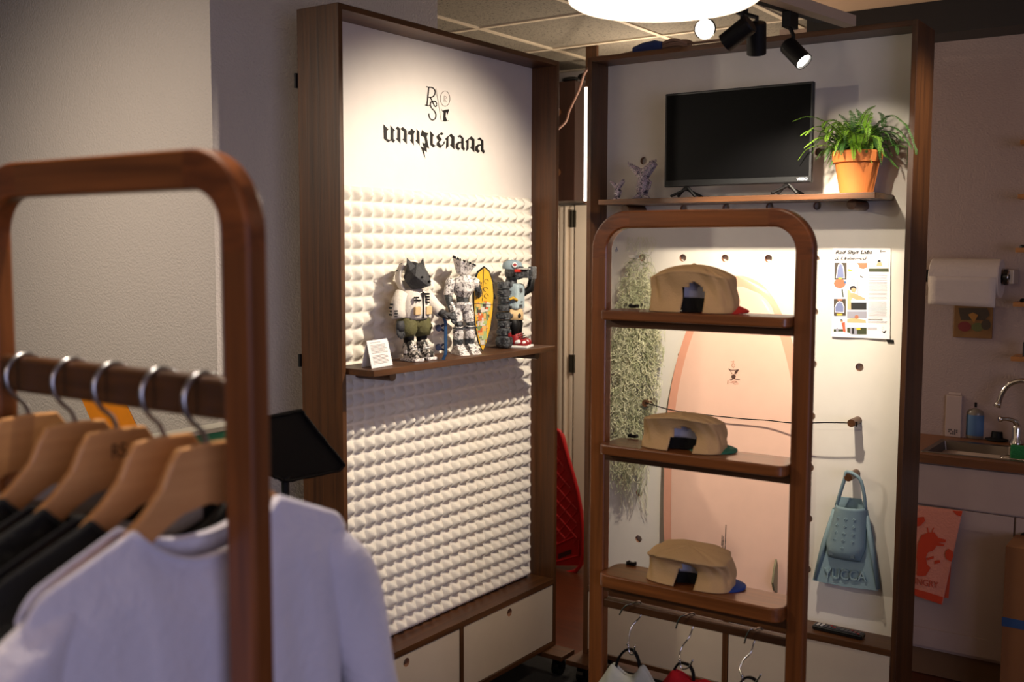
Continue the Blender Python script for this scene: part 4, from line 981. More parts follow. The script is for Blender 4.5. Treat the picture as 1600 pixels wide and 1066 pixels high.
# --- robot with open toothed head
def robot():
    L, M = frame(-2.262, 2.936, ZS, -22); Rm = M.to_3x3().to_4x4()
    R = thing('toy_figure', 'white sketch painted robot toy with a flared toothed head, middle of the three', 'toy figure', (-2.262, 2.936, ZS))
    for s in (-1, 1):
        y = s * .026; x = .014 if s < 0 else .004
        m = MB(); P = [(-.024, -.018, 0), (.052, -.020, 0), (.056, 0, 0), (.052, .018, 0), (-.024, .016, 0), (-.014, -.012, .034), (.010, -.013, .036), (.010, .012, .036), (-.014, .012, .034), (.044, 0, .012)]
        m.add([M @ Vector((a + x, b + y, c)) for a, b, c in P], [(0, 1, 2, 3, 4), (0, 1, 6, 5), (1, 2, 9), (2, 3, 9), (1, 9, 6), (3, 9, 7), (6, 9, 7), (3, 4, 8, 7), (4, 0, 5, 8), (5, 6, 7, 8)]); link('foot', m, M_sk, R)
        m = MB(); m.tube([L(x - .002, y, .030), L(x - .002, y, .052)], [.017, .019], 8); link('ankle_cuff', m, M_gun, R)
        m = MB(); m.tube([L(x - .002, y, .050), L(x, y, .075), L(x, y * .95, .098)], [.017, .020, .016], 8); link('shin', m, M_sk, R)
        m = MB(); m.blob(L(x + .004, y, .104), (.015, .016, .014), Rm, 8, 6); m.box(-.008, .020, -.019, .019, .088, .094, M @ Matrix.Translation((x, y, 0))); link('knee', m, M_gun, R)
        m = MB(); m.tube([L(x, y * .95, .108), L(0, y * .9, .135), L(-.002, y * .8, .158)], [.016, .020, .019], 8); link('thigh', m, M_sk, R)
    m = MB(); m.tube([L(0, 0, .150), L(0, 0, .172), L(0, 0, .180)], [.024, .034, .030], 8, flat=1.1); link('hips', m, M_sk, R)
    m = MB(); m.tube([L(.002, 0, .178), L(.002, 0, .205)], [.022, .024], 8); link('waist', m, M_gun, R)
    m = MB(); m.tube([L(0, 0, .202), L(.004, 0, .222), L(.004, 0, .245), L(-.002, 0, .262), L(-.004, 0, .266)], [.026, .039, .043, .034, .012], 8, flat=1.0); link('chest', m, M_sk, R)
    m = MB(); m.tube([L(0, 0, .262), L(0, 0, .276)], [.010, .009], 8); link('neck', m, M_gun, R)
    m = MB(); m.blob(L(0, -.050, .246), (.019, .019, .019), Rm, 8, 6); m.tube([L(0, -.052, .240), L(0, -.058, .205)], [.016, .018], 8); link('shoulder', m, M_sk, R)
    m = MB(); m.tube([L(0, -.058, .206), L(.008, -.058, .180), L(.016, -.052, .150)], [.014, .012, .010], 8); link('forearm', m, M_gun, R)
    m = MB(); m.tube([L(.012, -.056, .180), L(.020, -.050, .150)], [.009, .012], 6); link('wrist_plate', m, M_sk, R)
    m = MB(); fhand(m, L(.020, -.050, .136), Vector((.1, 0, -1)), 1.1, .4); link('hand', m, M_gun, R, smooth=True)
    m = MB(); m.blob(L(0, .050, .246), (.019, .019, .019), Rm, 8, 6); link('shoulder', m, M_sk, R)
    m = MB(); m.tube([L(0, .054, .240), L(-.004, .066, .218), onX(748, 470, -2.30), onX(764, 470, -2.285), onX(766, 462, -2.262)], [.014, .013, .012, .011, .010], 8); link('left_arm', m, M_gun, R, smooth=True)
    m = MB(); fhand(m, onX(766, 461, -2.252), Vector((.75, -.65, .1)), 1.2, .9); link('hand', m, M_black, R, smooth=True)
    # flared head
    MH = M @ Matrix.Translation((.0, 0, .274)) @ Matrix.Rotation(math.radians(-8), 4, 'X')
    m = MB(); ring = 9; prof = [(.010, 0, 0), (.022, .004, 0), (.034, .024, .3), (.046, .045, 1)]
    vs = []
    for (r, z, k) in prof:
        for j in range(ring):
            w = 2 * math.pi * j / ring; rr = r * (1 + .16 * k * math.cos(2 * w)); zz = z + .010 * k * math.cos(w + 2.2)
            vs.append(MH @ Vector((rr * math.cos(w) * .72, rr * math.sin(w), zz)))
    m.add(vs, [(i * ring + j, i * ring + (j + 1) % ring, (i + 1) * ring + (j + 1) % ring, (i + 1) * ring + j) for i in range(3) for j in range(ring)] + [tuple(range(ring))[::-1]])
    hd = link('flared_head', m, M_sk, R, solid=.003)
    m = MB()
    for j in range(18):
        w = 2 * math.pi * j / 18; r = .046 * (1 + .16 * math.cos(2 * w)); z = .045 + .010 * math.cos(w + 2.2)
        p = MH @ Vector((r * math.cos(w) * .72, r * math.sin(w), z)); m.cyl(p, p + Vector((0, 0, .0085)), .0036, .0010, 6)
    link('teeth', m, M_black, hd)
robot()
def toy_surfboard():
    o = Vector((-2.242, 3.045, ZS)); u = Vector((.74, .67, 0)).normalized(); n = Vector((u.y, -u.x, 0))
    S = thing('toy_surfboard', 'yellow pointed toy surfboard standing on its tail beside the robot figure', 'surfboard', tuple(o))
    out = [(0, .0), (-.012, .03), (-.020, .08), (-.0245, .14), (-.0265, .20), (-.024, .25), (-.014, .285), (.004, .304), (.018, .288), (.028, .25), (.031, .20), (.028, .14), (.021, .08), (.010, .03)]
    f = lambda a, b: o + u * (a * 1.36 - .012) + Vector((0, 0, b))
    m = MB().prism(out, f, n * -.012); link('rim', m, M_black, S)
    ins = [(a * .88 + .001, b * .97 + .003) for a, b in out]
    m = MB(); pts = [f(a, b) + n * .0012 for a, b in ins]; m.poly(pts, 0)
    rnd = random.Random(4)
    link('painted_face', m, plain('yellow_paint', srgb(226, 176, 30), .5, vary=.12, vscale=60), S)
    cols = [plain('collage_paint', c, .55) for c in (srgb(212, 206, 190), srgb(206, 96, 44), srgb(112, 132, 84), srgb(226, 176, 96), srgb(70, 62, 50), srgb(168, 186, 120))]
    m = MB()
    for i in range(130):
        b = rnd.uniform(.02, .165); hw = .9 * float(np.interp(b, [0, .03, .08, .14, .2], [.0, .010, .018, .023, .026])); w = rnd.uniform(.004, .012); h = rnd.uniform(.006, .020)
        a = rnd.uniform(-hw, hw - w)
        if a + w > hw or b + h > .18: continue
        m.add([f(a, b) + n * (.0014 + i * .00001), f(a + w, b) + n * (.0014 + i * .00001), f(a + w, b + h) + n * (.0014 + i * .00001), f(a, b + h) + n * (.0014 + i * .00001)], [(0, 1, 2, 3)], rnd.randrange(6))
    link('collage', m, cols, S)
    m = MB(); F2 = lambda a, b: f(a, b) + n * .003
    m.ribbon([(-.024, .172), (.028, .166)], .002, F2); m.ribbon([(.0, .18), (.003, .296)], .0012, F2)
    for i, (a, b) in enumerate(((-.010, .215), (.008, .222), (-.012, .196), (.010, .198), (-.006, .240), (.010, .250))):
        if i % 2: m.ribbon([(a + .005 * math.cos(t * .6), b + .008 * math.sin(t * .6)) for t in range(9)], .0014, F2)
        else: m.ribbon([(a - .004, b - .008), (a - .004, b + .008), (a + .003, b + .006), (a + .003, b), (a - .003, b), (a + .004, b - .008)], .0014, F2)
    link('black_lettering', m, M_ink, S)
    m = MB().prism([(0, .05), (-.016, .045), (-.018, .056), (0, .068)], lambda a, b: f(a - .018, b), n * -.004); link('fin', m, M_black, S)
toy_surfboard()
# --- capped street figure
def street():
    L, M = frame(-2.268, 3.236, ZS, 12); Rm = M.to_3x3().to_4x4()
    R = thing('toy_figure', 'toy figure in pale blue cap and vest with red sneakers, right of the three', 'toy figure', (-2.268, 3.236, ZS))
    for s, x in ((-1, .030), (1, .022)):
        y = s * .024 + .006
        m = MB(); m.blob(L(x - .004, y, .032), (.019, .017, .026), Rm, 10, 8, .8); m.blob(L(x + .022, y, .018), (.028, .017, .015), Rm, 10, 8, .9); sh = link('sneaker', m, M_redl, R, smooth=True)
        m = MB(); m.box(-.022, .052, -.0185, .0185, 0, .009, M @ Matrix.Translation((x, y, 0))); link('sole', m, M_white, sh, bevel=.003)
        m = MB(); m.blob(L(x + .012, y - .001, .022), (.022, .0188, .010), Rm, 10, 6); m.blob(L(x + .033, y - .001, .021), (.013, .0165, .009), Rm, 8, 6); link('white_panel', m, M_white, sh, smooth=True)
        m = MB()
        for i in range(3): m.tube([L(x + .010 + i * .006, y - .011, .046 - i * .006), L(x + .014 + i * .006, y + .011, .048 - i * .006)], .0018, 5)
        link('laces', m, M_black, sh)
        m = MB().tube([L(x - .006, y, .048), L(x - .006, y, .085), L(0.01, y * .9, .12)], [.015, .020, .021], 10); link('leg', m, M_black, R, smooth=True)
    m = MB(); m.tube([L(.010, -.002, .100), L(.008, .0, .125), L(.006, 0, .145)], [.038, .040, .034], 12); link('shorts', m, M_tanp, R, smooth=True)
    m = MB(); m.blob(L(.040, -.012, .118), (.006, .014, .012), Rm, 8, 6); link('shorts_print', m, M_black, R)
    m = MB(); m.box(-.030, .044, -.036, .036, .140, .236, M); v = link('vest', m, M_pale, R, bevel=.012, seg=3)
    for q in ((-.022, .0, .205, .220), (-.010, .004, .168, .172)):
        m = MB(); m.box(.043, .047, *q, M); link('vest_badge', m, M_gun, v)
    m = MB()
    for y0 in (-.024, -.016, -.008): m.box(.043, .047, y0, y0 + .004 if y0 < -.01 else y0 + .008, .150, .160, M)
    link('vest_lettering', m, M_gun, v)
    m = MB().tube([L(.0, 0, .232), L(.004, 0, .262)], [.024, .020], 10); link('neck', m, M_gun, R)
    # mechanical arm and side stack
    m = MB(); rnd = random.Random(8)
    for z, r in ((.232, .026), (.205, .024), (.178, .022), (.150, .024), (.120, .028), (.090, .024), (.062, .026), (.034, .029)):
        m.tube([L(-.004, -.056, z - .013), L(-.004, -.056, z + .012)], [r, r * .92], 8)
        for i in range(4):
            a = rnd.uniform(-2.2, .8); m.box(-.006, .006, -.006, .006, -.006, .006, M @ Matrix.Translation((-.004 + r * math.cos(a), -.056 + r * math.sin(a), z)))
    m.blob(L(-.002, -.056, .024), (.032, .028, .024), Rm, 10, 8, .7)
    link('mechanical_arm', m, M_gun, R, bevel=.0015)
    m = MB(); m.tube([L(.022, -.066, .180), L(.030, -.050, .186), L(.040, -.034, .176)], .0055, 6); link('yellow_cable', m, plain('yellow_trim', srgb(196, 156, 50), .5), R, smooth=True)
    m = MB(); m.box(.020, .0285, -.070, -.060, .045, .060, M); link('red_tag', m, M_redl, R)
    # raised arm to the visor
    m = MB(); m.tube([L(.006, .040, .222), L(.020, .066, .196), L(.044, .082, .214), L(.056, .074, .262)], [.018, .017, .015, .012], 10); link('raised_arm', m, M_black, R, smooth=True)
    m = MB(); fhand(m, L(.058, .066, .270), Vector((.2, -.8, .5)), 1.3, .5); link('hand', m, M_gun, R, smooth=True)
    # head: dark robot face
    m = MB(); m.blob(L(.016, 0, .278), (.036, .034, .028), Rm, 12, 8, .7); m.box(.036, .076, -.020, .032, .258, .292, M); m.box(.070, .088, -.006, .040, .252, .300, M); hd = link('robot_head', m, M_gun, R, bevel=.004)
    m = MB(); m.box(.030, .050, -.0365, -.018, .280, .290, M); link('red_visor', m, plain('red_visor', srgb(190, 44, 28), .4), hd)
    m = MB(); m.blob(L(.026, -.0345, .268), (.008, .003, .008), Rm, 10, 6); link('ear_port', m, M_blackg, hd)
    m = MB().lathe([(.036, 0), (.038, .010), (.034, .024), (.018, .032), (0, .034)], (0, 0, 0), 20); m.xf(M @ Matrix.Translation((.006, 0, .290))); cp = link('cap', m, plain('blue_grey_cap', srgb(132, 150, 160), .7), R, smooth=True)
    m = MB().box(.034, .082, -.030, .030, .289, .293, M); link('cap_peak', m, M_sk, cp, bevel=.002)
    m = MB(); m.tube([L(.028, -.0315, .306), L(.031, -.036, .306)], .009, 14); m.blob(L(.006, 0, .326), (.004, .004, .004), Rm, 8, 6); link('cap_badge', m, M_white, cp)
    m = MB(); m.tube([L(.0305, -.0352, .306), L(.032, -.0372, .306)], .006, 12); link('badge_ring', m, M_redl, cp)
street()
# tent card
TC = thing('tent_card', 'folded white information card standing at the left end of the toy shelf', 'card', (-2.215, 2.47, ZS))
b0, b1 = onZ(581, 576, ZS + .001), onZ(613.5, 570.5, ZS + .001); ba = onZ(565, 573.5, ZS + .001)
hgt = .083; tl = Vector(((b0.x + ba.x) / 2, (b0.y + ba.y) / 2, ZS + hgt)); tr = tl + (b1 - b0)
m = MB().add([b0, b1, tr, tl, ba, ba + (b1 - b0)], [(0, 1, 2, 3), (3, 2, 5, 4)]); link('card', m, plain('card_paper', srgb(236, 232, 230), .7), TC, solid=.0008)
m = MB(); nn = (b1 - b0).cross(tl - b0).normalized(); nn = nn if nn.x > 0 else -nn
def tcp(a, b): return b0 + (b1 - b0) * a + (tl - b0) * b + nn * .0012
rnd = random.Random(9)
for i in range(17):
    if i in (1, 9): continue
    b = .90 - i * .048; x0 = .12; x1 = .62 if i == 0 else rnd.uniform(.78, .9)
    m.add([tcp(x0, b), tcp(x1, b), tcp(x1, b + .015), tcp(x0, b + .015)], [(0, 1, 2, 3)])
link('printed_lines', m, M_inkg, TC)

# ------------------------------------------------------------------ round cornered walnut frames
def hoop(par, X0, X1, Y0, Y1, ZTOP, w, rad, zb=0.0):
    c = .0055; d = Y1 - Y0
    sec = []
    for cx, cy, a0 in ((w / 2 - c, d - c, 0), (-w / 2 + c, d - c, 90), (-w / 2 + c, c, 180), (w / 2 - c, c, 270)):
        sec += [(cx + c * math.cos(math.radians(a0 + 30 * i)), cy + c * math.sin(math.radians(a0 + 30 * i))) for i in range(4)]
    n = len(sec)
    def sweep(name, st, mat_):      # st: (centre x, centre z, outward direction)
        vs = [Vector((x + nx * s, Y0 + t, z + nz * s)) for x, z, nx, nz in st for s, t in sec]; k = len(st)
        link(name, MB().add(vs, [(i * n + j, i * n + (j + 1) % n, (i + 1) * n + (j + 1) % n, (i + 1) * n + j) for i in range(k - 1) for j in range(n)] + [tuple(range(n))[::-1], tuple(range((k - 1) * n, k * n))]), mat_, par, smooth=False)
    h = w / 2; cz = ZTOP - rad
    sweep('upright', [(X0 + h, zb, -1, 0), (X0 + h, cz - .02, -1, 0)], oilZ)
    sweep('upright', [(X1 - h, zb, 1, 0), (X1 - h, cz - .02, 1, 0)], oilZ)
    sweep('top_rail', [(X0 + rad + .01, ZTOP - h, 0, 1), (X1 - rad - .01, ZTOP - h, 0, 1)], oilX)
    for s, cx in ((-1, X0 + rad), (1, X1 - rad)):
        st = [(cx + s * (rad - h), cz - .02, s, 0)]
        for i in range(17):
            a = math.pi / 2 * i / 16; st.append((cx + s * (rad - h) * math.cos(a), cz + (rad - h) * math.sin(a), s * math.cos(a), math.sin(a)))
        st.append((cx - s * .01, ZTOP - h, 0, 1)); sweep('corner_piece', st, oilC)

# ------------------------------------------------------------------ ladder shelf with caps
LX0, LX1, LYF, LYB, LZT, LW = -1.485, -.871, 2.500, 2.534, 1.812, .0535
LS = thing('shelf_rack', 'oiled walnut shelf rack with rounded top standing in front of the pegboard, holding three caps', 'shelf rack', (-1.178, 2.52, 0))
hoop(LS, LX0, LX1, LYF, LYB, LZT, .046, .105)
for o in children(LS):
    pass
def rounded(x0, x1, y0, y1, r, n=6):
    P = []
    for cx, cy, a in ((x1 - r, y1 - r, 0), (x0 + r, y1 - r, 90), (x0 + r, y0 + r, 180), (x1 - r, y0 + r, 270)):
        P += [(cx + r * math.cos(math.radians(a + 90 * i / n)), cy + r * math.sin(math.radians(a + 90 * i / n))) for i in range(n + 1)]
    return P
SHZ = [(1.523, 1.548), (1.158, 1.186), (.792, .829)]
IX0, IX1 = LX0 + .046, LX1 - .046
for (z0, z1), f, rr_ in zip(SHZ, (2.462, 2.462, 2.462), (.018, .022, .03)):
    m = MB().prism(rounded(IX0 + .0005, IX1 - .0005, f, 2.590, rr_), lambda a, b: Vector((a, b, z0)), (0, 0, z1 - z0)); link('shelf_board', m, oilX, LS, bevel=.004)
    m = MB().box(IX0, IX1, 2.503, 2.531, z0 - .022, z0); link('shelf_rail', m, walnutX, LS)
m = MB().box(IX0, IX1, 2.505, 2.529, .722, .746); link('hanging_rail', m, walnutX, LS, bevel=.003)
for x in (LX0, LX1 - .046):
    m = MB().box(x, x + .046, 2.33, 2.70, 0.002, .035); link('foot_bar', m, oilZ, LS, bevel=.004)

M_cap = plain('tan_cotton', srgb(196, 160, 112), .85, bump=.25, bscale=260, vary=.05, vscale=12)
M_capin = plain('tan_cotton_inside', srgb(176, 142, 100), .9)
M_label = plain('white_label', srgb(214, 212, 226), .7)
def cap(i, c, z, hx, hy, H, arch, billcol, billname, label, slump, seed, tilt=0.0, fold=.5):
    """c: (x,y) centre; arch: (x offset, half width, height)"""
    rnd = random.Random(seed); cx, cy = c
    R = thing('baseball_cap', label, 'cap', (cx, cy, z), 'tan caps on the shelf rack')
    nu, nv = 150, 44; ca, sa = math.cos(tilt), math.sin(tilt)
    def pt(a, b, inner=0.0):
        th = 2 * math.pi * a
        e = .62; sx = math.copysign(abs(math.cos(th)) ** e, math.cos(th)); sy = math.copysign(abs(math.sin(th)) ** e, math.sin(th))
        if b < .62: t = b / .62; k = 1 + .03 * t - .10 * t ** 2; zz = H * .86 * t
        else: t = (b - .62) / .38; k = .93 * math.cos(t * math.pi / 2) ** .9; zz = H * (.86 + .14 * math.sin(t * math.pi / 2))
        x, y = sx * hx * k, sy * hy * k
        if sy < 0:                                   # the wall folds in under the slumped crown
            tt = min(1, b / .62); fd = fold * (-sy) ** .7
            y += fd * (.55 * math.sin(tt * math.pi * .92) ** 1.2 if b < .62 else 0) * .022 / .022 * hy * .9 - fd * hy * .16 * (tt ** 3 if b < .62 else max(0, 1 - (b - .62) * 3))
        zz *= slump(x / hx, y / hy)
        cr = .0035 * math.sin(th * 5 + seed) * math.sin(b * 7 + seed) + .0025 * math.sin(th * 11 + b * 9 + seed * 2)
        x += cr * sx * min(1, b * 4 + .1) * (1 - inner); y += cr * sy * min(1, b * 4 + .1)
        return Vector((cx + x * ca - y * sa, cy + x * sa + y * ca, z + .0015 + zz))
    vs = [pt(i_ / nu, j / nv) for j in range(nv + 1) for i_ in range(nu)]
    fs = []
    for j in range(nv):
        for i_ in range(nu):
            q = [j * nu + i_, j * nu + (i_ + 1) % nu, (j + 1) * nu + (i_ + 1) % nu, (j + 1) * nu + i_]
            p = sum((vs[k] for k in q), Vector()) / 4
            lx = (p.x - cx) * ca + (p.y - cy) * sa; ly = -(p.x - cx) * sa + (p.y - cy) * ca
            dx = (lx - arch[0]) / arch[1]; dz = (p.z - z) / arch[2]
            if ly < -hy * .2 and j / nv < .66 and b_in(dx, dz): continue
            fs.append(tuple(q))
    m = MB().add(vs, fs); link('crown', m, M_cap, R, smooth=True, solid=.0022)
    ap = pt(0, 1); m = MB().blob((ap.x, ap.y, ap.z + .001), (.006, .006, .003), None, 10, 6); link('button', m, M_cap, R, smooth=True)
    # strap, lining and label seen through the back opening
    def inn(lx, lz, d=.0): ly = -hy * (.80 - .35 * fold) + d; return Vector((cx + lx * ca - ly * sa, cy + lx * sa + ly * ca, z + lz))
    a0, w, h = arch
    m = MB(); m.grid(8, 1, lambda a, b: inn(a0 - w * 1.35 + 2.7 * w * a, .002 + b * h * .46, .004 + .014 * math.sin(a * math.pi))); link('strap', m, M_vinyl, R, solid=.0016)
    m = MB(); m.grid(8, 1, lambda a, b: inn(a0 - w * 1.5 + 3.0 * w * a, h * .40 + b * h * .70, .026 + .012 * math.sin(a * math.pi))); link('inner_label', m, M_label, R, solid=.0006)
    m = MB(); m.grid(10, 4, lambda a, b: inn(-hx * .8 + 1.6 * hx * a, .002 + b * H * .75, hy * 1.3)); link('lining', m, M_vinyl, R)
    # peak
    bc = Vector((cx + hx - .040, cy + hy * .42, z)); rx = .066
    def bl(a, b):
        th = 2 * math.pi * a; q = bc + Vector((math.cos(th) * b * rx, math.sin(th) * b * .052, 0))
        q.z = z + .0035 + (.020 if H > .1 else .014) * (1 - b * b) + .004 * b * math.sin(th); return q
    m = MB().grid(36, 8, bl, wrap=True); link('peak', m, plain(billname, billcol, .75, bump=.2, bscale=300), R, smooth=True, solid=.003)
    return R
def b_in(dx, dz): return abs(dx) < 1 and dz < math.sqrt(max(0, 1 - dx * dx)) * .55 + .45
zc = [SHZ[0][1], SHZ[1][1], SHZ[2][1]]
def xat(px, py): return onY(px, py, 2.50)
def capx(pxl, pxr, py, y):
    a, b = onY(pxl, py, y), onY(pxr, py, y); return (a.x + b.x) / 2, (b.x - a.x) / 2
x, h = capx(1008, 1141, 480, 2.495); cap(0, (x, 2.533), zc[0], h * .97, .055, .118, (.022, .029, .080), srgb(200, 44, 34), 'red_peak', 'tan cap with a red peak on the top shelf of the rack', lambda u, v: .78 + .25 * math.cos((u - .0) * 1.45), 1, fold=.5)
x, h = capx(996, 1123, 690, 2.495); cap(1, (x, 2.533), zc[1], h * .97, .055, .094, (.018, .034, .066), srgb(40, 108, 86), 'green_peak', 'tan cap with a green peak on the middle shelf of the rack', lambda u, v: .84 + .17 * math.cos((u - .1) * 1.4) - .05 * v, 2, fold=.8)
x, h = capx(1004, 1137, 890, 2.495); cap(2, (x, 2.533), zc[2], h * .97, .057, .098, (.008, .026, .062), srgb(28, 62, 140), 'blue_peak', 'tan cap with a blue peak on the lowest shelf of the rack', lambda u, v: .84 + .16 * math.cos(u * 1.4) + .12 * v, 3, fold=.95)
for (px, py, zz), lb in zip(((990, 479, zc[0]), (989, 682, zc[1]), (986.5, 881, zc[2])), ('top', 'middle', 'lowest')):
    p = onZ(px, py + 2, zz + .0003)
    B = MB(); B.box(p.x - .010, p.x + .010, p.y - .006, p.y + .006, zz + .0002, zz + .008); B.box(p.x - .013, p.x - .007, p.y - .008, p.y + .008, zz + .0002, zz + .010); B.box(p.x + .007, p.x + .013, p.y - .008, p.y + .008, zz + .0002, zz + .010)
    solo('binder_clip', B, M_black, 'small black clip beside the cap on the %s shelf of the rack' % lb, 'clip', (p.x, p.y, zz), bevel=.001)

# hooks with bags on the lower rail
def wire_hook(front, low, tip, label):
    P = [onY(x, y, 2.494) for x, y in front]
    top = P[-1]; over = [Vector((top.x + .004, 2.505, .7500)), Vector((top.x + .010, 2.530, .7495)), Vector((top.x + .014, 2.5365, .735))]
    dn = [onY(x, y, 2.528 - .010 * i) for i, (x, y) in enumerate(low)]
    dn[0].y = 2.5365
    path = P + over + dn
    H = thing('wire_hook', label, 'hook', tuple(over[0]), 'wire hooks on the lower rail of the shelf rack')
    m = MB().tube(smooth_path(path, 4), .0022, 7); link('wire', m, M_chrome, H, smooth=True)
    e = dn[-1]; m = MB().blob(e, (.0042, .0042, .0042), None, 10, 8); link('ball_joint', m, M_chrome, H, smooth=True)
    q = [e, onY(low[-1][0] + 3, low[-1][1] + 14, e.y)] + [onY(x, y, e.y) for x, y in tip]
    m = MB().tube(smooth_path(q, 4), .0022, 7); link('end_hook', m, M_chrome, H, smooth=True)
    return e
e1 = wire_hook([(968, 961), (972, 953), (978, 947), (984, 944.5)], [(999, 963), (993, 972), (986, 981), (983, 994), (981, 1007)], [(990, 1022), (992, 1008)], 'chrome wire hook holding the off white bag, left of three on the lower rail')
e2 = wire_hook([(1056, 982), (1059, 972), (1063, 965), (1068, 962)], [(1080.7, 981), (1076, 997), (1066, 1010), (1062, 1022), (1062, 1031)], [(1076, 1043), (1083, 1030)], 'chrome wire hook holding the red bag, middle of three on the lower rail')
e3 = wire_hook([(1163, 1006), (1166, 995), (1170, 987), (1174, 983)], [(1177.6, 1002), (1173, 1020), (1161.5, 1032), (1155.7, 1045), (1159.6, 1056)], [(1180, 1066), (1189.6, 1053)], 'chrome wire hook holding the black strap, right of three on the lower rail')
def bag(strap, neck, left, right, col, nm, label, Y=2.505):
    o = onY(*strap[len(strap) // 2], Y)
    B = thing('tote_bag', label, 'bag', tuple(o), 'bags hanging under the shelf rack')
    m = MB().tube(smooth_path([onY(x, y, Y) for x, y in strap], 5), .0075, 8, flat=.45); link('strap', m, M_vinyl, B, smooth=True)
    N = [onY(x, y, Y) for x, y in neck]; P = [onY(*left, Y)] + N + [onY(*right, Y)]
    bl = Vector((P[0].x - .035, Y, .16)); br = Vector((P[-1].x + .035, Y, .16))
    nx = 24; m = MB()
    cum = [0]
    for a, b in zip(P[:-1], P[1:]): cum.append(cum[-1] + (b - a).length)
    def topp(a):
        s = a * cum[-1]
        for i in range(len(P) - 1):
            if s <= cum[i + 1] + 1e-9: return P[i].lerp(P[i + 1], (s - cum[i]) / (cum[i + 1] - cum[i]))
        return P[-1].copy()
    for sgn in (-1, 1):
        def f(a, b, sgn=sgn):
            t = topp(a); q = bl.lerp(br, a); p = t.lerp(q, b); p.y += sgn * (.006 + .02 * math.sin(math.pi * a) * min(1, b * 3)) + .003 * math.sin(a * 17 + b * 5); return p
        m.grid(nx, 14, f)
    link('fabric', m, plain(nm, col, .85, bump=.3, bscale=40), B, smooth=True, solid=.002)
bag([(962, 1044), (966, 1030), (974, 1019), (983, 1014.5), (991, 1018), (997, 1030), (1000, 1044)], [(959, 1034), (966, 1044), (976, 1054), (988, 1056), (996, 1050), (1003, 1038)], (936, 1066), (1024, 1070), srgb(196, 196, 182), 'off_white_canvas', 'off white fabric bag hanging by a black strap from the shelf rack')
bag([(1052, 1052), (1055, 1044), (1062, 1036), (1070, 1037), (1078, 1041), (1083, 1052), (1084, 1066)], [(1053, 1045), (1064, 1051), (1080, 1062), (1092, 1064), (1100, 1063)], (1034, 1068), (1120, 1074), srgb(196, 14, 28), 'red_canvas', 'red fabric bag with a black strap hanging from the middle hook of the shelf rack')
bag([(1158, 1066), (1164, 1060), (1172, 1059), (1180, 1063), (1184, 1072)], [(1158, 1074), (1172, 1082), (1186, 1078)], (1140, 1096), (1205, 1100), srgb(16, 16, 17), 'black_canvas', 'black strap and bag hanging from the right hook of the shelf rack')

# ------------------------------------------------------------------ clothes rack in the foreground
RKY0, RKY1 = .850, .882
RK = thing('clothes_rack', 'oiled walnut clothes rack with rounded corners in the left foreground', 'clothes rack', (-1.27, .866, 0))
hoop(RK, -1.577, -.973, RKY0, RKY1, 1.834, .050, .105)
m = MB().box(-1.527, -1.023, .8535, .8785, 1.501, 1.5535); link('hanging_rail', m, walnutX, RK, bevel=.006)
for x in (-1.577, -1.023):
    m = MB().box(x, x + .05, .62, 1.11, .002, .04); link('foot_bar', m, oilZ, RK, bevel=.004)
YC = .866
def hanger(x, label, mark=False, yaw=0.0):
    H = thing('coat_hanger', label, 'coat hanger', (x, YC, 1.5555), 'wooden hangers on the clothes rack')
    c = 1.5245; r = .0325; pts = []
    for i in range(15):
        a = math.radians(-25 + 205 * i / 14); pts.append(Vector((x, YC + r * math.cos(a), c + r * math.sin(a))))
    pts += [Vector((x, YC - r * .93, c - .014)), Vector((x, YC - r * .62, c - .028)), Vector((x, YC - .006, c - .040)), Vector((x, YC, c - .052)), Vector((x, YC, 1.460))]
    m = MB().tube(pts, .0034, 10); link('hook', m, M_steel, H, smooth=True)
    top = [(0, 1.468), (.044, 1.466), (.056, 1.450), (.070, 1.422), (.095, 1.396), (.125, 1.372), (.165, 1.345), (.200, 1.322), (.214, 1.306)]
    bot = [(.208, 1.296), (.180, 1.304), (.140, 1.322), (.100, 1.348), (.072, 1.368), (.040, 1.384), (0, 1.390)]
    half = top + bot
    poly = [(a, b) for a, b in half] + [(-a, b) for a, b in half[::-1][1:-1]]
    m = MB().prism(poly, lambda a, b: Vector((x - .006, YC + a, b)), (.012, 0, 0)); bd = link('body', m, beech, H, bevel=.003)
    if mark:
        text_fit('stamp', 'RS', (x + .0068, YC - .012, 1.428), (0, .022, 0), .020, (0, 0, 1), M_ink, H)
    return H
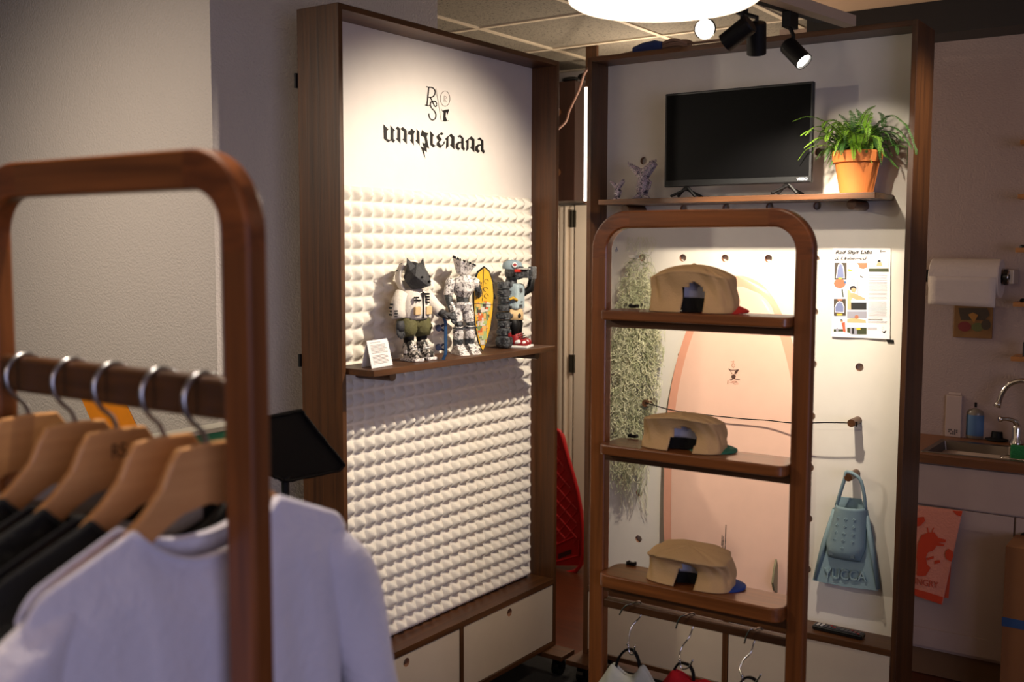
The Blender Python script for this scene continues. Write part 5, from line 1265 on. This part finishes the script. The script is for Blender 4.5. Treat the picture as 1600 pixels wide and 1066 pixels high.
def shirt(x, col, nm, label, cat_, zdrop=0.0, sleeves=True, seed=1, label_patch=None, T=.020):
    S = thing(cat_.replace(' ', '_'), label, cat_, (x, YC, 1.38), 'tops hanging on the clothes rack')
    mt = plain(nm, col, .9, bump=.35, bscale=60, sheen=.1); ctr = YC - .006
    def ztop(d, front):
        a = abs(d); nk = .112
        if a < nk: t = a / nk; lo = 1.330 if front else 1.352; return lo + (1.384 - lo) * t ** 2.2
        t = (a - nk) / (.245 - nk); return 1.384 - .056 * t - .035 * max(0, t - .8) * 5 * max(0, t - .8) * 2
    n = 56; W = .248; m = MB()
    for sg_ in (1, -1):
        def f(a, b, sg_=sg_):
            d = -W + 2 * W * a; zt = ztop(d, sg_ > 0) - zdrop; zb = .70
            k = b ** 1.25; z = zt + (zb - zt) * k
            wd = d * (1 - .06 * min(1, max(0, (zt - z) / .15)) if abs(d) > .1 else 1)
            th = T * math.sqrt(max(0, 1 - (d / W) ** 4)) * min(1, .32 + (zt - z) * 9)
            fold = (.006 * math.sin(d * 38 + seed) * min(1, (zt - z) * 3) + .004 * math.sin(d * 71 + z * 9 + seed * 3) * min(1, (zt - z) * 5))
            return Vector((x + sg_ * (th + fold * .6 + .007), ctr + wd, z))
        m.grid(n, 30, f)
    link('body_fabric', m, mt, S, smooth=True, solid=.0016)
    m = MB()
    for sg_, lo in ((1, True), (-1, False)):
        m.tube([Vector((x + sg_ * .0135, ctr + d, ztop(d, lo) - zdrop - .004)) for d in [(-.112 + .224 * i / 24) for i in range(25)]], .0085, 8, flat=.35)
    link('collar', m, mt, S, smooth=True)
    if sleeves:
        for s in (-1, 1):
            path = smooth_path([(x, ctr + s * .205, 1.318 - zdrop), (x, ctr + s * .245, 1.262 - zdrop), (x, ctr + s * .275, 1.17 - zdrop), (x + .004, ctr + s * .305, 1.04 - zdrop), (x, ctr + s * .325, .88)], 4)
            k = len(path); m = MB(); nn = 20; vs = []
            for i, p in enumerate(path):
                t = i / (k - 1); ry = (.034 + .03 * min(1, t * 5)) * (1 - .25 * t); rx = (.014 + .018 * min(1, t * 4))
                for j in range(nn):
                    w = 2 * math.pi * j / nn; wr = .003 * math.sin(w * 3 + t * 14 + seed)
                    vs.append(p + Vector((math.cos(w) * (rx + wr), math.sin(w) * (ry + wr), -.2 * s * math.sin(w) * ry * .9)))
            m.add(vs, [(i * nn + j, i * nn + (j + 1) % nn, (i + 1) * nn + (j + 1) % nn, (i + 1) * nn + j) for i in range(k - 1) for j in range(nn)] + [tuple(range(nn))])
            link('sleeve', m, mt, S, smooth=True)
    if label_patch:
        m = MB().grid(10, 3, lambda a, b: Vector((x - .0055, ctr - .07 + .14 * a, 1.358 + .014 * abs(2 * a - 1) ** 2 - zdrop - .028 * b))); link('neck_label', m, label_patch, S, solid=.0006)
    return S
HXs = [-1.475, -1.358, -1.262, -1.160, -1.076]
for i, (x, lb) in enumerate(zip(HXs, ('wooden hanger farthest left on the clothes rack, carrying a white top', 'second wooden hanger from the left on the clothes rack, carrying a black top', 'wooden hanger with a small dark stamp, middle of the five on the rack', 'second wooden hanger from the right upright of the clothes rack', 'wooden hanger nearest the right upright, carrying the white long sleeved top'))):
    hanger(x, lb, mark=(i == 2))
M_gl = plain('grey_neck_label', srgb(150, 146, 142), .8)
shirt(HXs[0], srgb(206, 202, 212), 'white_cotton', 'white top hanging farthest left on the clothes rack', 'shirt', seed=1, sleeves=False)
shirt(HXs[1], srgb(16, 16, 16), 'black_cotton', 'black top hanging second from the left on the clothes rack', 'shirt', seed=2, label_patch=M_gl)
shirt(HXs[2], srgb(12, 12, 12), 'black_cotton', 'black top hanging in the middle of the clothes rack', 'shirt', seed=3)
shirt(HXs[3], srgb(9, 9, 10), 'black_cotton', 'black top directly behind the white long sleeved top', 'shirt', seed=4, label_patch=M_gl)
shirt(HXs[4], srgb(214, 210, 222), 'white_cotton', 'white long sleeved top hanging at the front of the clothes rack', 'shirt', seed=5, zdrop=.0)

# things behind the rack
gz = onX(352, 666, -2.30)
G_ = thing('green_panel', 'green panel with a pale top edge seen behind the wooden hangers', 'panel', (-2.33, 1.5, 0))
m = MB().box(-2.36, -2.30, .85, 2.05, .0025, gz.z - .012); link('panel', m, plain('green_paint', srgb(44, 128, 96), .5, vary=.1), G_)
m = MB().box(-2.363, -2.297, .85, 2.05, gz.z - .012, gz.z); link('pale_edge', m, plain('pale_edge', srgb(206, 200, 186), .5), G_)
m = MB(); F = lambda x, y: onY(x, y, 2.156)
m.poly([F(112, 588), F(182, 600), F(219, 678), F(148, 669)])
solo('orange_paper', m, plain('orange_paper', srgb(236, 140, 16), .6, vary=.12, vscale=18), 'orange paper on the wall behind the rail of the clothes rack', 'paper', F(165, 640), solid=.003)
# black flat panel with taped edges on a stand
BP = thing('flag_panel', 'black flat panel with taped edges on a stand between the rack and the left display', 'panel', (-1.9, 1.76, 0))
q = [onX(x, y, -1.9) for x, y in ((380, 662), (420, 652), (470, 641.5), (479, 655), (537, 727), (528, 736), (443, 752), (424, 744), (380, 700))]
n = len(q); b = [p + Vector((-.012, .004, 0)) for p in q]
m = MB().add(q + b, [tuple(range(n)), tuple(range(n, 2 * n))[::-1]] + [(i, (i + 1) % n, n + (i + 1) % n, n + i) for i in range(n)]); link('board', m, M_vinyl, BP, bevel=.002)
m = MB(); rnd = random.Random(6)
for a, b_ in ((1, 2), (2, 3), (3, 4), (4, 5), (5, 6), (6, 7)):
    k = 7; P = [q[a].lerp(q[b_], i / k) + Vector((.003, 0, rnd.uniform(-.0015, .0015))) for i in range(k + 1)]; m.tube(P, [rnd.uniform(.003, .005) for _ in P], 6)
link('taped_edge', m, M_vinyl, BP)
m = MB(); p = onX(446, 752, -1.905); m.cyl((p.x, p.y, .002), (p.x, p.y, p.z + .01), .010, n=12); m.cyl((p.x, p.y, .002), (p.x, p.y, .012), .10, n=20); link('stand', m, M_black, BP)

# ------------------------------------------------------------------ kitchenette
KW = 4.80
CT = thing('worktop', 'wooden worktop with dark oiled front edge and inset sink in the kitchenette', 'worktop', (-.8, 4.55, .876))
SX0, SX1, SY0, SY1 = -1.045, -.50, 4.375, 4.660
kw = wood('worktop_wood', srgb(78, 42, 18), srgb(128, 78, 38), 0)
m = MB().box(-1.55, .6, 4.31, SY0, .876, .909); m.box(-1.55, .6, SY1, KW, .876, .909); m.box(-1.55, SX0, SY0, SY1, .876, .909); m.box(SX1, .6, SY0, SY1, .876, .909)
link('board', m, kw, CT)
SK = thing('sink', 'stainless steel sink set in the wooden worktop', 'sink', (-.77, 4.52, .909))
m = MB()
def ringq(a, b):
    x0, x1, y0, y1, z = a; X0_, X1_, Y0_, Y1_, Z_ = b
    vs = [(x0, y0, z), (x1, y0, z), (x1, y1, z), (x0, y1, z), (X0_, Y0_, Z_), (X1_, Y0_, Z_), (X1_, Y1_, Z_), (X0_, Y1_, Z_)]
    m.add(vs, [(i, (i + 1) % 4, 4 + (i + 1) % 4, 4 + i) for i in range(4)])
ringq((SX0 - .018, SX1 + .018, SY0 - .018, SY1 + .03, .9095), (SX0 - .016, SX1 + .016, SY0 - .016, SY1 + .028, .9125))
ringq((SX0 - .016, SX1 + .016, SY0 - .016, SY1 + .028, .9125), (SX0 + .004, SX1 - .004, SY0 + .004, SY1 - .004, .9115))
ringq((SX0 + .004, SX1 - .004, SY0 + .004, SY1 - .004, .9115), (SX0 + .03, SX1 - .03, SY0 + .03, SY1 - .03, .76))
m.poly([(SX0 + .03, SY0 + .03, .76), (SX1 - .03, SY0 + .03, .76), (SX1 - .03, SY1 - .03, .76), (SX0 + .03, SY1 - .03, .76)])
link('basin', m, M_sinksteel, SK, bevel=.004)
KC = thing('base_cabinet', 'white shaker base cabinet under the sink', 'cabinet', (-.8, 4.5, 0))
kpaint = plain('cabinet_paint', srgb(176, 154, 140), .5)  # paint toned down as well, in place of the dim light here
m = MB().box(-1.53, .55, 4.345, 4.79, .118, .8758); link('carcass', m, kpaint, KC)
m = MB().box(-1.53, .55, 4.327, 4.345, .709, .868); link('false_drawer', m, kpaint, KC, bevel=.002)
for x0, x1 in ((-1.50, -.708), (-.700, .10)):
    m = MB()
    m.box(x0 + .06, x1 - .06, 4.3345, 4.3449, .15, .69)
    for b_ in ((x0 + .072, x1 - .072, .628, .702), (x0 + .072, x1 - .072, .134, .208), (x0, x0 + .072, .134, .702), (x1 - .072, x1, .134, .702)): m.box(b_[0], b_[1], 4.327, 4.3449, b_[2], b_[3])
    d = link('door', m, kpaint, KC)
    if x0 > -1: m = MB().cyl((x0 + .03, 4.327, .64), (x0 + .03, 4.305, .64), .011, n=14); link('knob', m, M_black, d)
m = MB().box(-1.53, .55, 4.375, 4.39, .003, .118); link('toe_kick', m, plain('toe_kick_board', srgb(120, 88, 56), .6), KC)
# towel
tw = 4.300; T_ = thing('tea_towel', 'pale orange tea towel with a red printed creature hanging on the cabinet door', 'towel', (-.98, tw, .7))
m = MB(); A_, B_, C_, D_ = (1418, 788), (1504, 798.5), (1472, 946), (1415, 926)
def tq(a, b, off=0.0):
    x = (A_[0] * (1 - a) + B_[0] * a) * (1 - b) + (D_[0] * (1 - a) + C_[0] * a) * b; y = (A_[1] * (1 - a) + B_[1] * a) * (1 - b) + (D_[1] * (1 - a) + C_[1] * a) * b
    p = onY(x, y, tw); p.y += .004 * math.sin(a * 9) * b - off; return p
m.grid(24, 24, tq); link('cloth', m, plain('towel_cloth', srgb(222, 142, 112), .9, bump=.3, bscale=120), T_, smooth=True, solid=.003)
m = MB()
tk = 5.33
def tpx(x, y): p = onY(1410 + x / tk, 760 + y / tk, tw - .0065); return p
for g in ([(215, 385), (265, 385), (300, 430), (362, 445), (360, 468), (300, 470), (350, 485), (345, 500), (285, 495), (270, 520), (250, 540), (215, 550), (195, 590), (205, 650), (235, 680), (195, 745), (165, 748), (120, 745), (125, 640), (118, 590), (130, 480), (160, 410)],
          [(360, 545), (385, 520), (420, 545), (425, 580), (408, 630), (365, 605), (355, 570)], [(100, 265), (180, 255), (188, 290), (150, 330), (110, 338)],
          [(85, 850), (200, 880), (340, 925), (325, 985), (80, 900)], [(420, 205), (500, 208), (490, 252), (450, 240)], [(200, 600), (260, 580), (262, 600), (205, 618)], [(270, 620), (312, 615), (315, 638), (265, 650)]):
    m.poly([tpx(x, y) for x, y in g])
m.ribbon([(215, 385), (210, 345)], 7, tpx); m.ribbon([(245, 385), (262, 345)], 7, tpx)
link('printed_creature', m, plain('towel_print', srgb(206, 66, 30), .9), T_)
p0_, p1_ = tpx(28, 800), tpx(302, 852); dv = p1_ - p0_
text_fit('printed_word', 'HUNGRY', p0_ + Vector((0, -.001, 0)), dv, .026, (0, 0, 1), plain('towel_word', srgb(190, 84, 56), .9), T_, bold=.01)
m = MB().poly([onY(x, y, tw + .012) for x, y in ((1470, 860), (1488, 862), (1482, 935), (1474, 934))]); link('rear_fold', m, plain('towel_fold', srgb(206, 84, 50), .9), T_, solid=.002)
# box with tape
CB2 = thing('cardboard_box', 'brown cardboard box with blue tape standing at the right edge', 'box', (-.60, 4.16, 0))
m = MB().box(-.694, -.40, 4.10, 4.29, .0005, .648); link('carton', m, plain('cardboard', srgb(122, 76, 36), .8), CB2, bevel=.002)
m = MB().box(-.6955, -.3985, 4.0985, 4.2915, .352, .385); link('tape', m, plain('blue_painters_tape', srgb(34, 64, 104), .6), CB2)
# small wooden shelves
kwood = wood('pale_shelf_wood', srgb(150, 92, 40), srgb(196, 132, 66), 0)
for i, (z, lb) in enumerate(((2.136, 'topmost'), (1.922, 'second'), (1.709, 'third'), (1.492, 'fourth'), (1.272, 'lowest'))):
    m = MB().box(-.800, .3, 4.655, 4.7995, z - .009, z + .009); solo('small_shelf', m, kwood, 'narrow pale wooden shelf at the right edge, %s of five from the top' % lb if i in (1, 2, 3) else 'narrow pale wooden shelf at the right edge, %s of five' % lb, 'shelf', (-.5, 4.72, z), 'narrow wall shelves in the kitchenette', bevel=.001)
for (px, py, zz, r, h), lb in zip(((1598, 385, 1.718, .02, .008), (1599, 470, 1.501, .022, .010), (1602, 545, 1.281, .016, .055)), ('third', 'fourth', 'lowest')):
    p = onY(px, py, 4.70); m = MB().lathe([(0, 0), (r, 0), (r, h), (r * .7, h + .004), (0, h + .004)], (p.x + r * .4, 4.70, zz + .0003), 20)
    solo('small_jar', m, M_black, 'dark little pot on the %s narrow wall shelf' % lb, 'jar', (p.x, 4.70, zz), 'pots on the narrow shelves')
# paper towel
pt0 = onY(1457, 437, 4.69); pt1 = onY(1565, 437, 4.69)
PT = thing('paper_towel_roll', 'white paper towel roll on a wall holder above the sink', 'paper towel', ((pt0.x + pt1.x) / 2, 4.69, 1.6))
paper = plain('kitchen_paper', srgb(206, 190, 176), .9, bump=.2, bscale=90)
m = MB(); M_ = Matrix.Translation((pt0.x, 4.69, 1.593)) @ Matrix.Rotation(math.pi / 2, 4, 'Y'); L_ = pt1.x - pt0.x
m.lathe([(.02, 0), (.078, 0), (.080, .004), (.080, L_ - .004), (.078, L_), (.02, L_)], (0, 0, 0), 40); m.xf(M_)
link('roll', m, paper, PT, smooth=False)
m = MB().grid(8, 6, lambda a, b: Vector((pt0.x + .004 + (L_ - .01) * a, 4.608 + .006 * b, 1.600 - .115 * b - .006 * a * b))); link('loose_sheet', m, paper, PT, smooth=True, solid=.001)
HO = thing('towel_holder', 'dark wall holder with a round chrome end for the paper towel roll', 'holder', (pt1.x + .02, 4.75, 1.6))
m = MB().cyl((pt0.x - .03, 4.69, 1.600), (pt1.x + .03, 4.69, 1.600), .010, n=14); link('rod', m, M_black, HO)
m = MB().tube([(pt0.x - .028, 4.69, 1.6), (pt0.x - .012, 4.69, 1.6)], .026, 20); link('end_cap', m, M_black, HO)
m = MB(); m.tube([(pt1.x + .010, 4.69, 1.6), (pt1.x + .024, 4.69, 1.6)], .033, 24); link('end_disc', m, M_blackg, HO)
m = MB(); m.tube([(pt1.x + .026 , 4.69 + .024 * math.cos(a / 10 * math.pi), 1.6 + .024 * math.sin(a / 10 * math.pi)) for a in range(21)], .004, 6); link('chrome_ring', m, M_chrome, HO, smooth=True)
m = MB().box(pt1.x + .018, pt1.x + .045, 4.69, 4.7995, 1.572, 1.630); link('bracket', m, M_alu, HO, bevel=.003)
# painting of fruit
PA = thing('fruit_painting', 'small square unframed painting of fruit on the wall under the paper towel', 'painting', (-.97, 4.795, 1.42))
a, b = onY(1492, 475, 4.796), onY(1550, 531, 4.796)
m = MB().box(a.x, b.x, 4.790, 4.7995, b.z + .004, a.z); link('canvas', m, plain('ochre_paint', srgb(122, 82, 34), .7, vary=.3, vscale=22), PA, bevel=.001)
pk = 5.33; PQ = lambda x, y: onY(1430 + x / pk, 380 + y / pk, 4.7885)
m = MB()
def el(x, y, rx, ry, c): m.poly([PQ(x + rx * math.cos(t * .35), y + ry * math.sin(t * .35)) + Vector((0, -.0003 * c, 0)) for t in range(18)], c)
m.poly([PQ(x, y) for x, y in ((360, 540), (600, 540), (620, 600), (580, 640), (380, 640))], 3); el(410, 695, 55, 42, 0); el(520, 700, 52, 36, 1); el(590, 680, 40, 44, 3)
m.poly([PQ(x, y) + Vector((0, -.0015, 0)) for x, y in ((440, 595), (480, 578), (525, 598), (490, 665))], 2)
link('painted_fruit', m, [plain('fruit_red', srgb(112, 30, 22), .7), plain('fruit_green', srgb(84, 82, 34), .7), plain('fruit_gold', srgb(158, 104, 34), .7), plain('shadow_brown', srgb(62, 46, 24), .7)], PA)
# things by the sink
zc_ = .9095
p = onZ(1490, 682, zc_); BX = thing('soap_carton', 'tall white carton with small dark print standing behind the sink', 'carton', tuple(p))
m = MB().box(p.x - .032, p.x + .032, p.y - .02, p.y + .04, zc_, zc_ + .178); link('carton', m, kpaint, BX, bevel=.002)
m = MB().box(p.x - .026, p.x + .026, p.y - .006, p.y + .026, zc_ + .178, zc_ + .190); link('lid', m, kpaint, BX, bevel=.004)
m = MB()
rnd = random.Random(3)
for i in range(5):
    for j in range(3): m.box(p.x - .018 + .008 * i, p.x - .013 + .008 * i, p.y - .0207, p.y - .0199, zc_ + .012 + j * .008, zc_ + .017 + j * .008) if (i * 3 + j) % 4 else None
link('print', m, M_ink, BX)
p = onZ(1523, 685, zc_); BO = thing('soap_bottle', 'soap bottle with a blue label and black pump behind the sink', 'bottle', tuple(p))
m = MB().lathe([(0, 0), (.034, 0), (.038, .004), (.038, .108), (.034, .120), (.014, .132), (.013, .136), (0, .136)], (p.x, p.y + .01, zc_), 28); link('bottle', m, plain('amber_grey_plastic', srgb(120, 108, 92), .3), BO, smooth=True)
m = MB().lathe([(.0385, .014), (.0388, .016), (.0388, .100), (.0385, .102)], (p.x, p.y + .01, zc_), 28); link('label', m, plain('blue_label', srgb(72, 104, 138), .6), BO, smooth=True)
m = MB(); m.cyl((p.x, p.y + .01, zc_ + .134), (p.x, p.y + .01, zc_ + .155), .017, n=20); m.cyl((p.x, p.y + .01, zc_ + .155), (p.x, p.y + .01, zc_ + .186), .006, .0045, n=12); link('pump', m, M_black, BO)
p = onZ(1558, 687, zc_ + .004); m = MB().lathe([(0, 0), (.046, 0), (.046, .005), (.024, .010), (.022, .034), (.020, .036), (0, .036)], (p.x, p.y, zc_ + .0035), 28)
solo('sink_strainer', m, M_black, 'black rubber sink stopper lying upside down behind the sink', 'stopper', (p.x, p.y, zc_))
FA = thing('faucet', 'chrome gooseneck faucet over the sink', 'faucet', tuple(onZ(1625, 700, zc_)))
fp = [onY(x, y, 4.70) for x, y in ((1625, 702), (1629, 640), (1624, 612), (1610, 598), (1592, 595.5), (1576, 602), (1566, 615), (1561, 628))]
fp[0].z = .912
m = MB().tube(smooth_path(fp, 6), .0105, 14); link('spout', m, M_chrome, FA, smooth=True)
m = MB().tube([fp[-1], fp[-1] + (fp[-1] - fp[-2]).normalized() * .022], [.012, .015], 16); link('nozzle', m, M_chrome, FA, smooth=True)
h0 = onY(1588, 692, 4.71); h0.z = .9135
m = MB().lathe([(0, 0), (.028, 0), (.026, .012), (.017, .03), (.018, .07), (.014, .085), (0, .088)], tuple(h0), 24); hb = link('handle_base', m, M_chrome, FA, smooth=True)
m = MB().tube(smooth_path([h0 + Vector((0, 0, .08)), h0 + Vector((-.005, -.01, .098)), onY(1575, 655, 4.68), onY(1561, 655, 4.66)], 5), [.012] * 6 + [.009] * 5 + [.008] * 3 + [.011] * 2, 12); link('lever', m, M_chrome, FA, smooth=True)
p = onZ(1592, 712, .905)
SP = thing('sponge_holder', 'wire sponge holder hooked on the right side of the sink', 'sponge holder', (p.x, p.y, .88))
m = MB(); 
for z in (.895, .872): m.tube(smooth_path([(p.x + .06, p.y + .03, z), (p.x - .045, p.y + .03, z), (p.x - .055, p.y - .03, z), (p.x + .05, p.y - .035, z)], 5), .003, 6)
for s in (-.04, 0, .04): m.tube([(p.x + s, p.y + .032, .93), (p.x + s, p.y + .032, .87), (p.x + s, p.y - .033, .87), (p.x + s, p.y - .033, .895)], .0025, 6)
link('wire', m, M_chrome, SP, smooth=True)
m = MB().box(p.x - .030, p.x + .05, p.y - .012, p.y + .012, .876, .945)
solo('sponge', m, plain('green_sponge', srgb(36, 122, 62), .9, bump=.6, bscale=120), 'green sponge standing in the wire holder at the sink', 'sponge', (p.x, p.y, .876), bevel=.004)
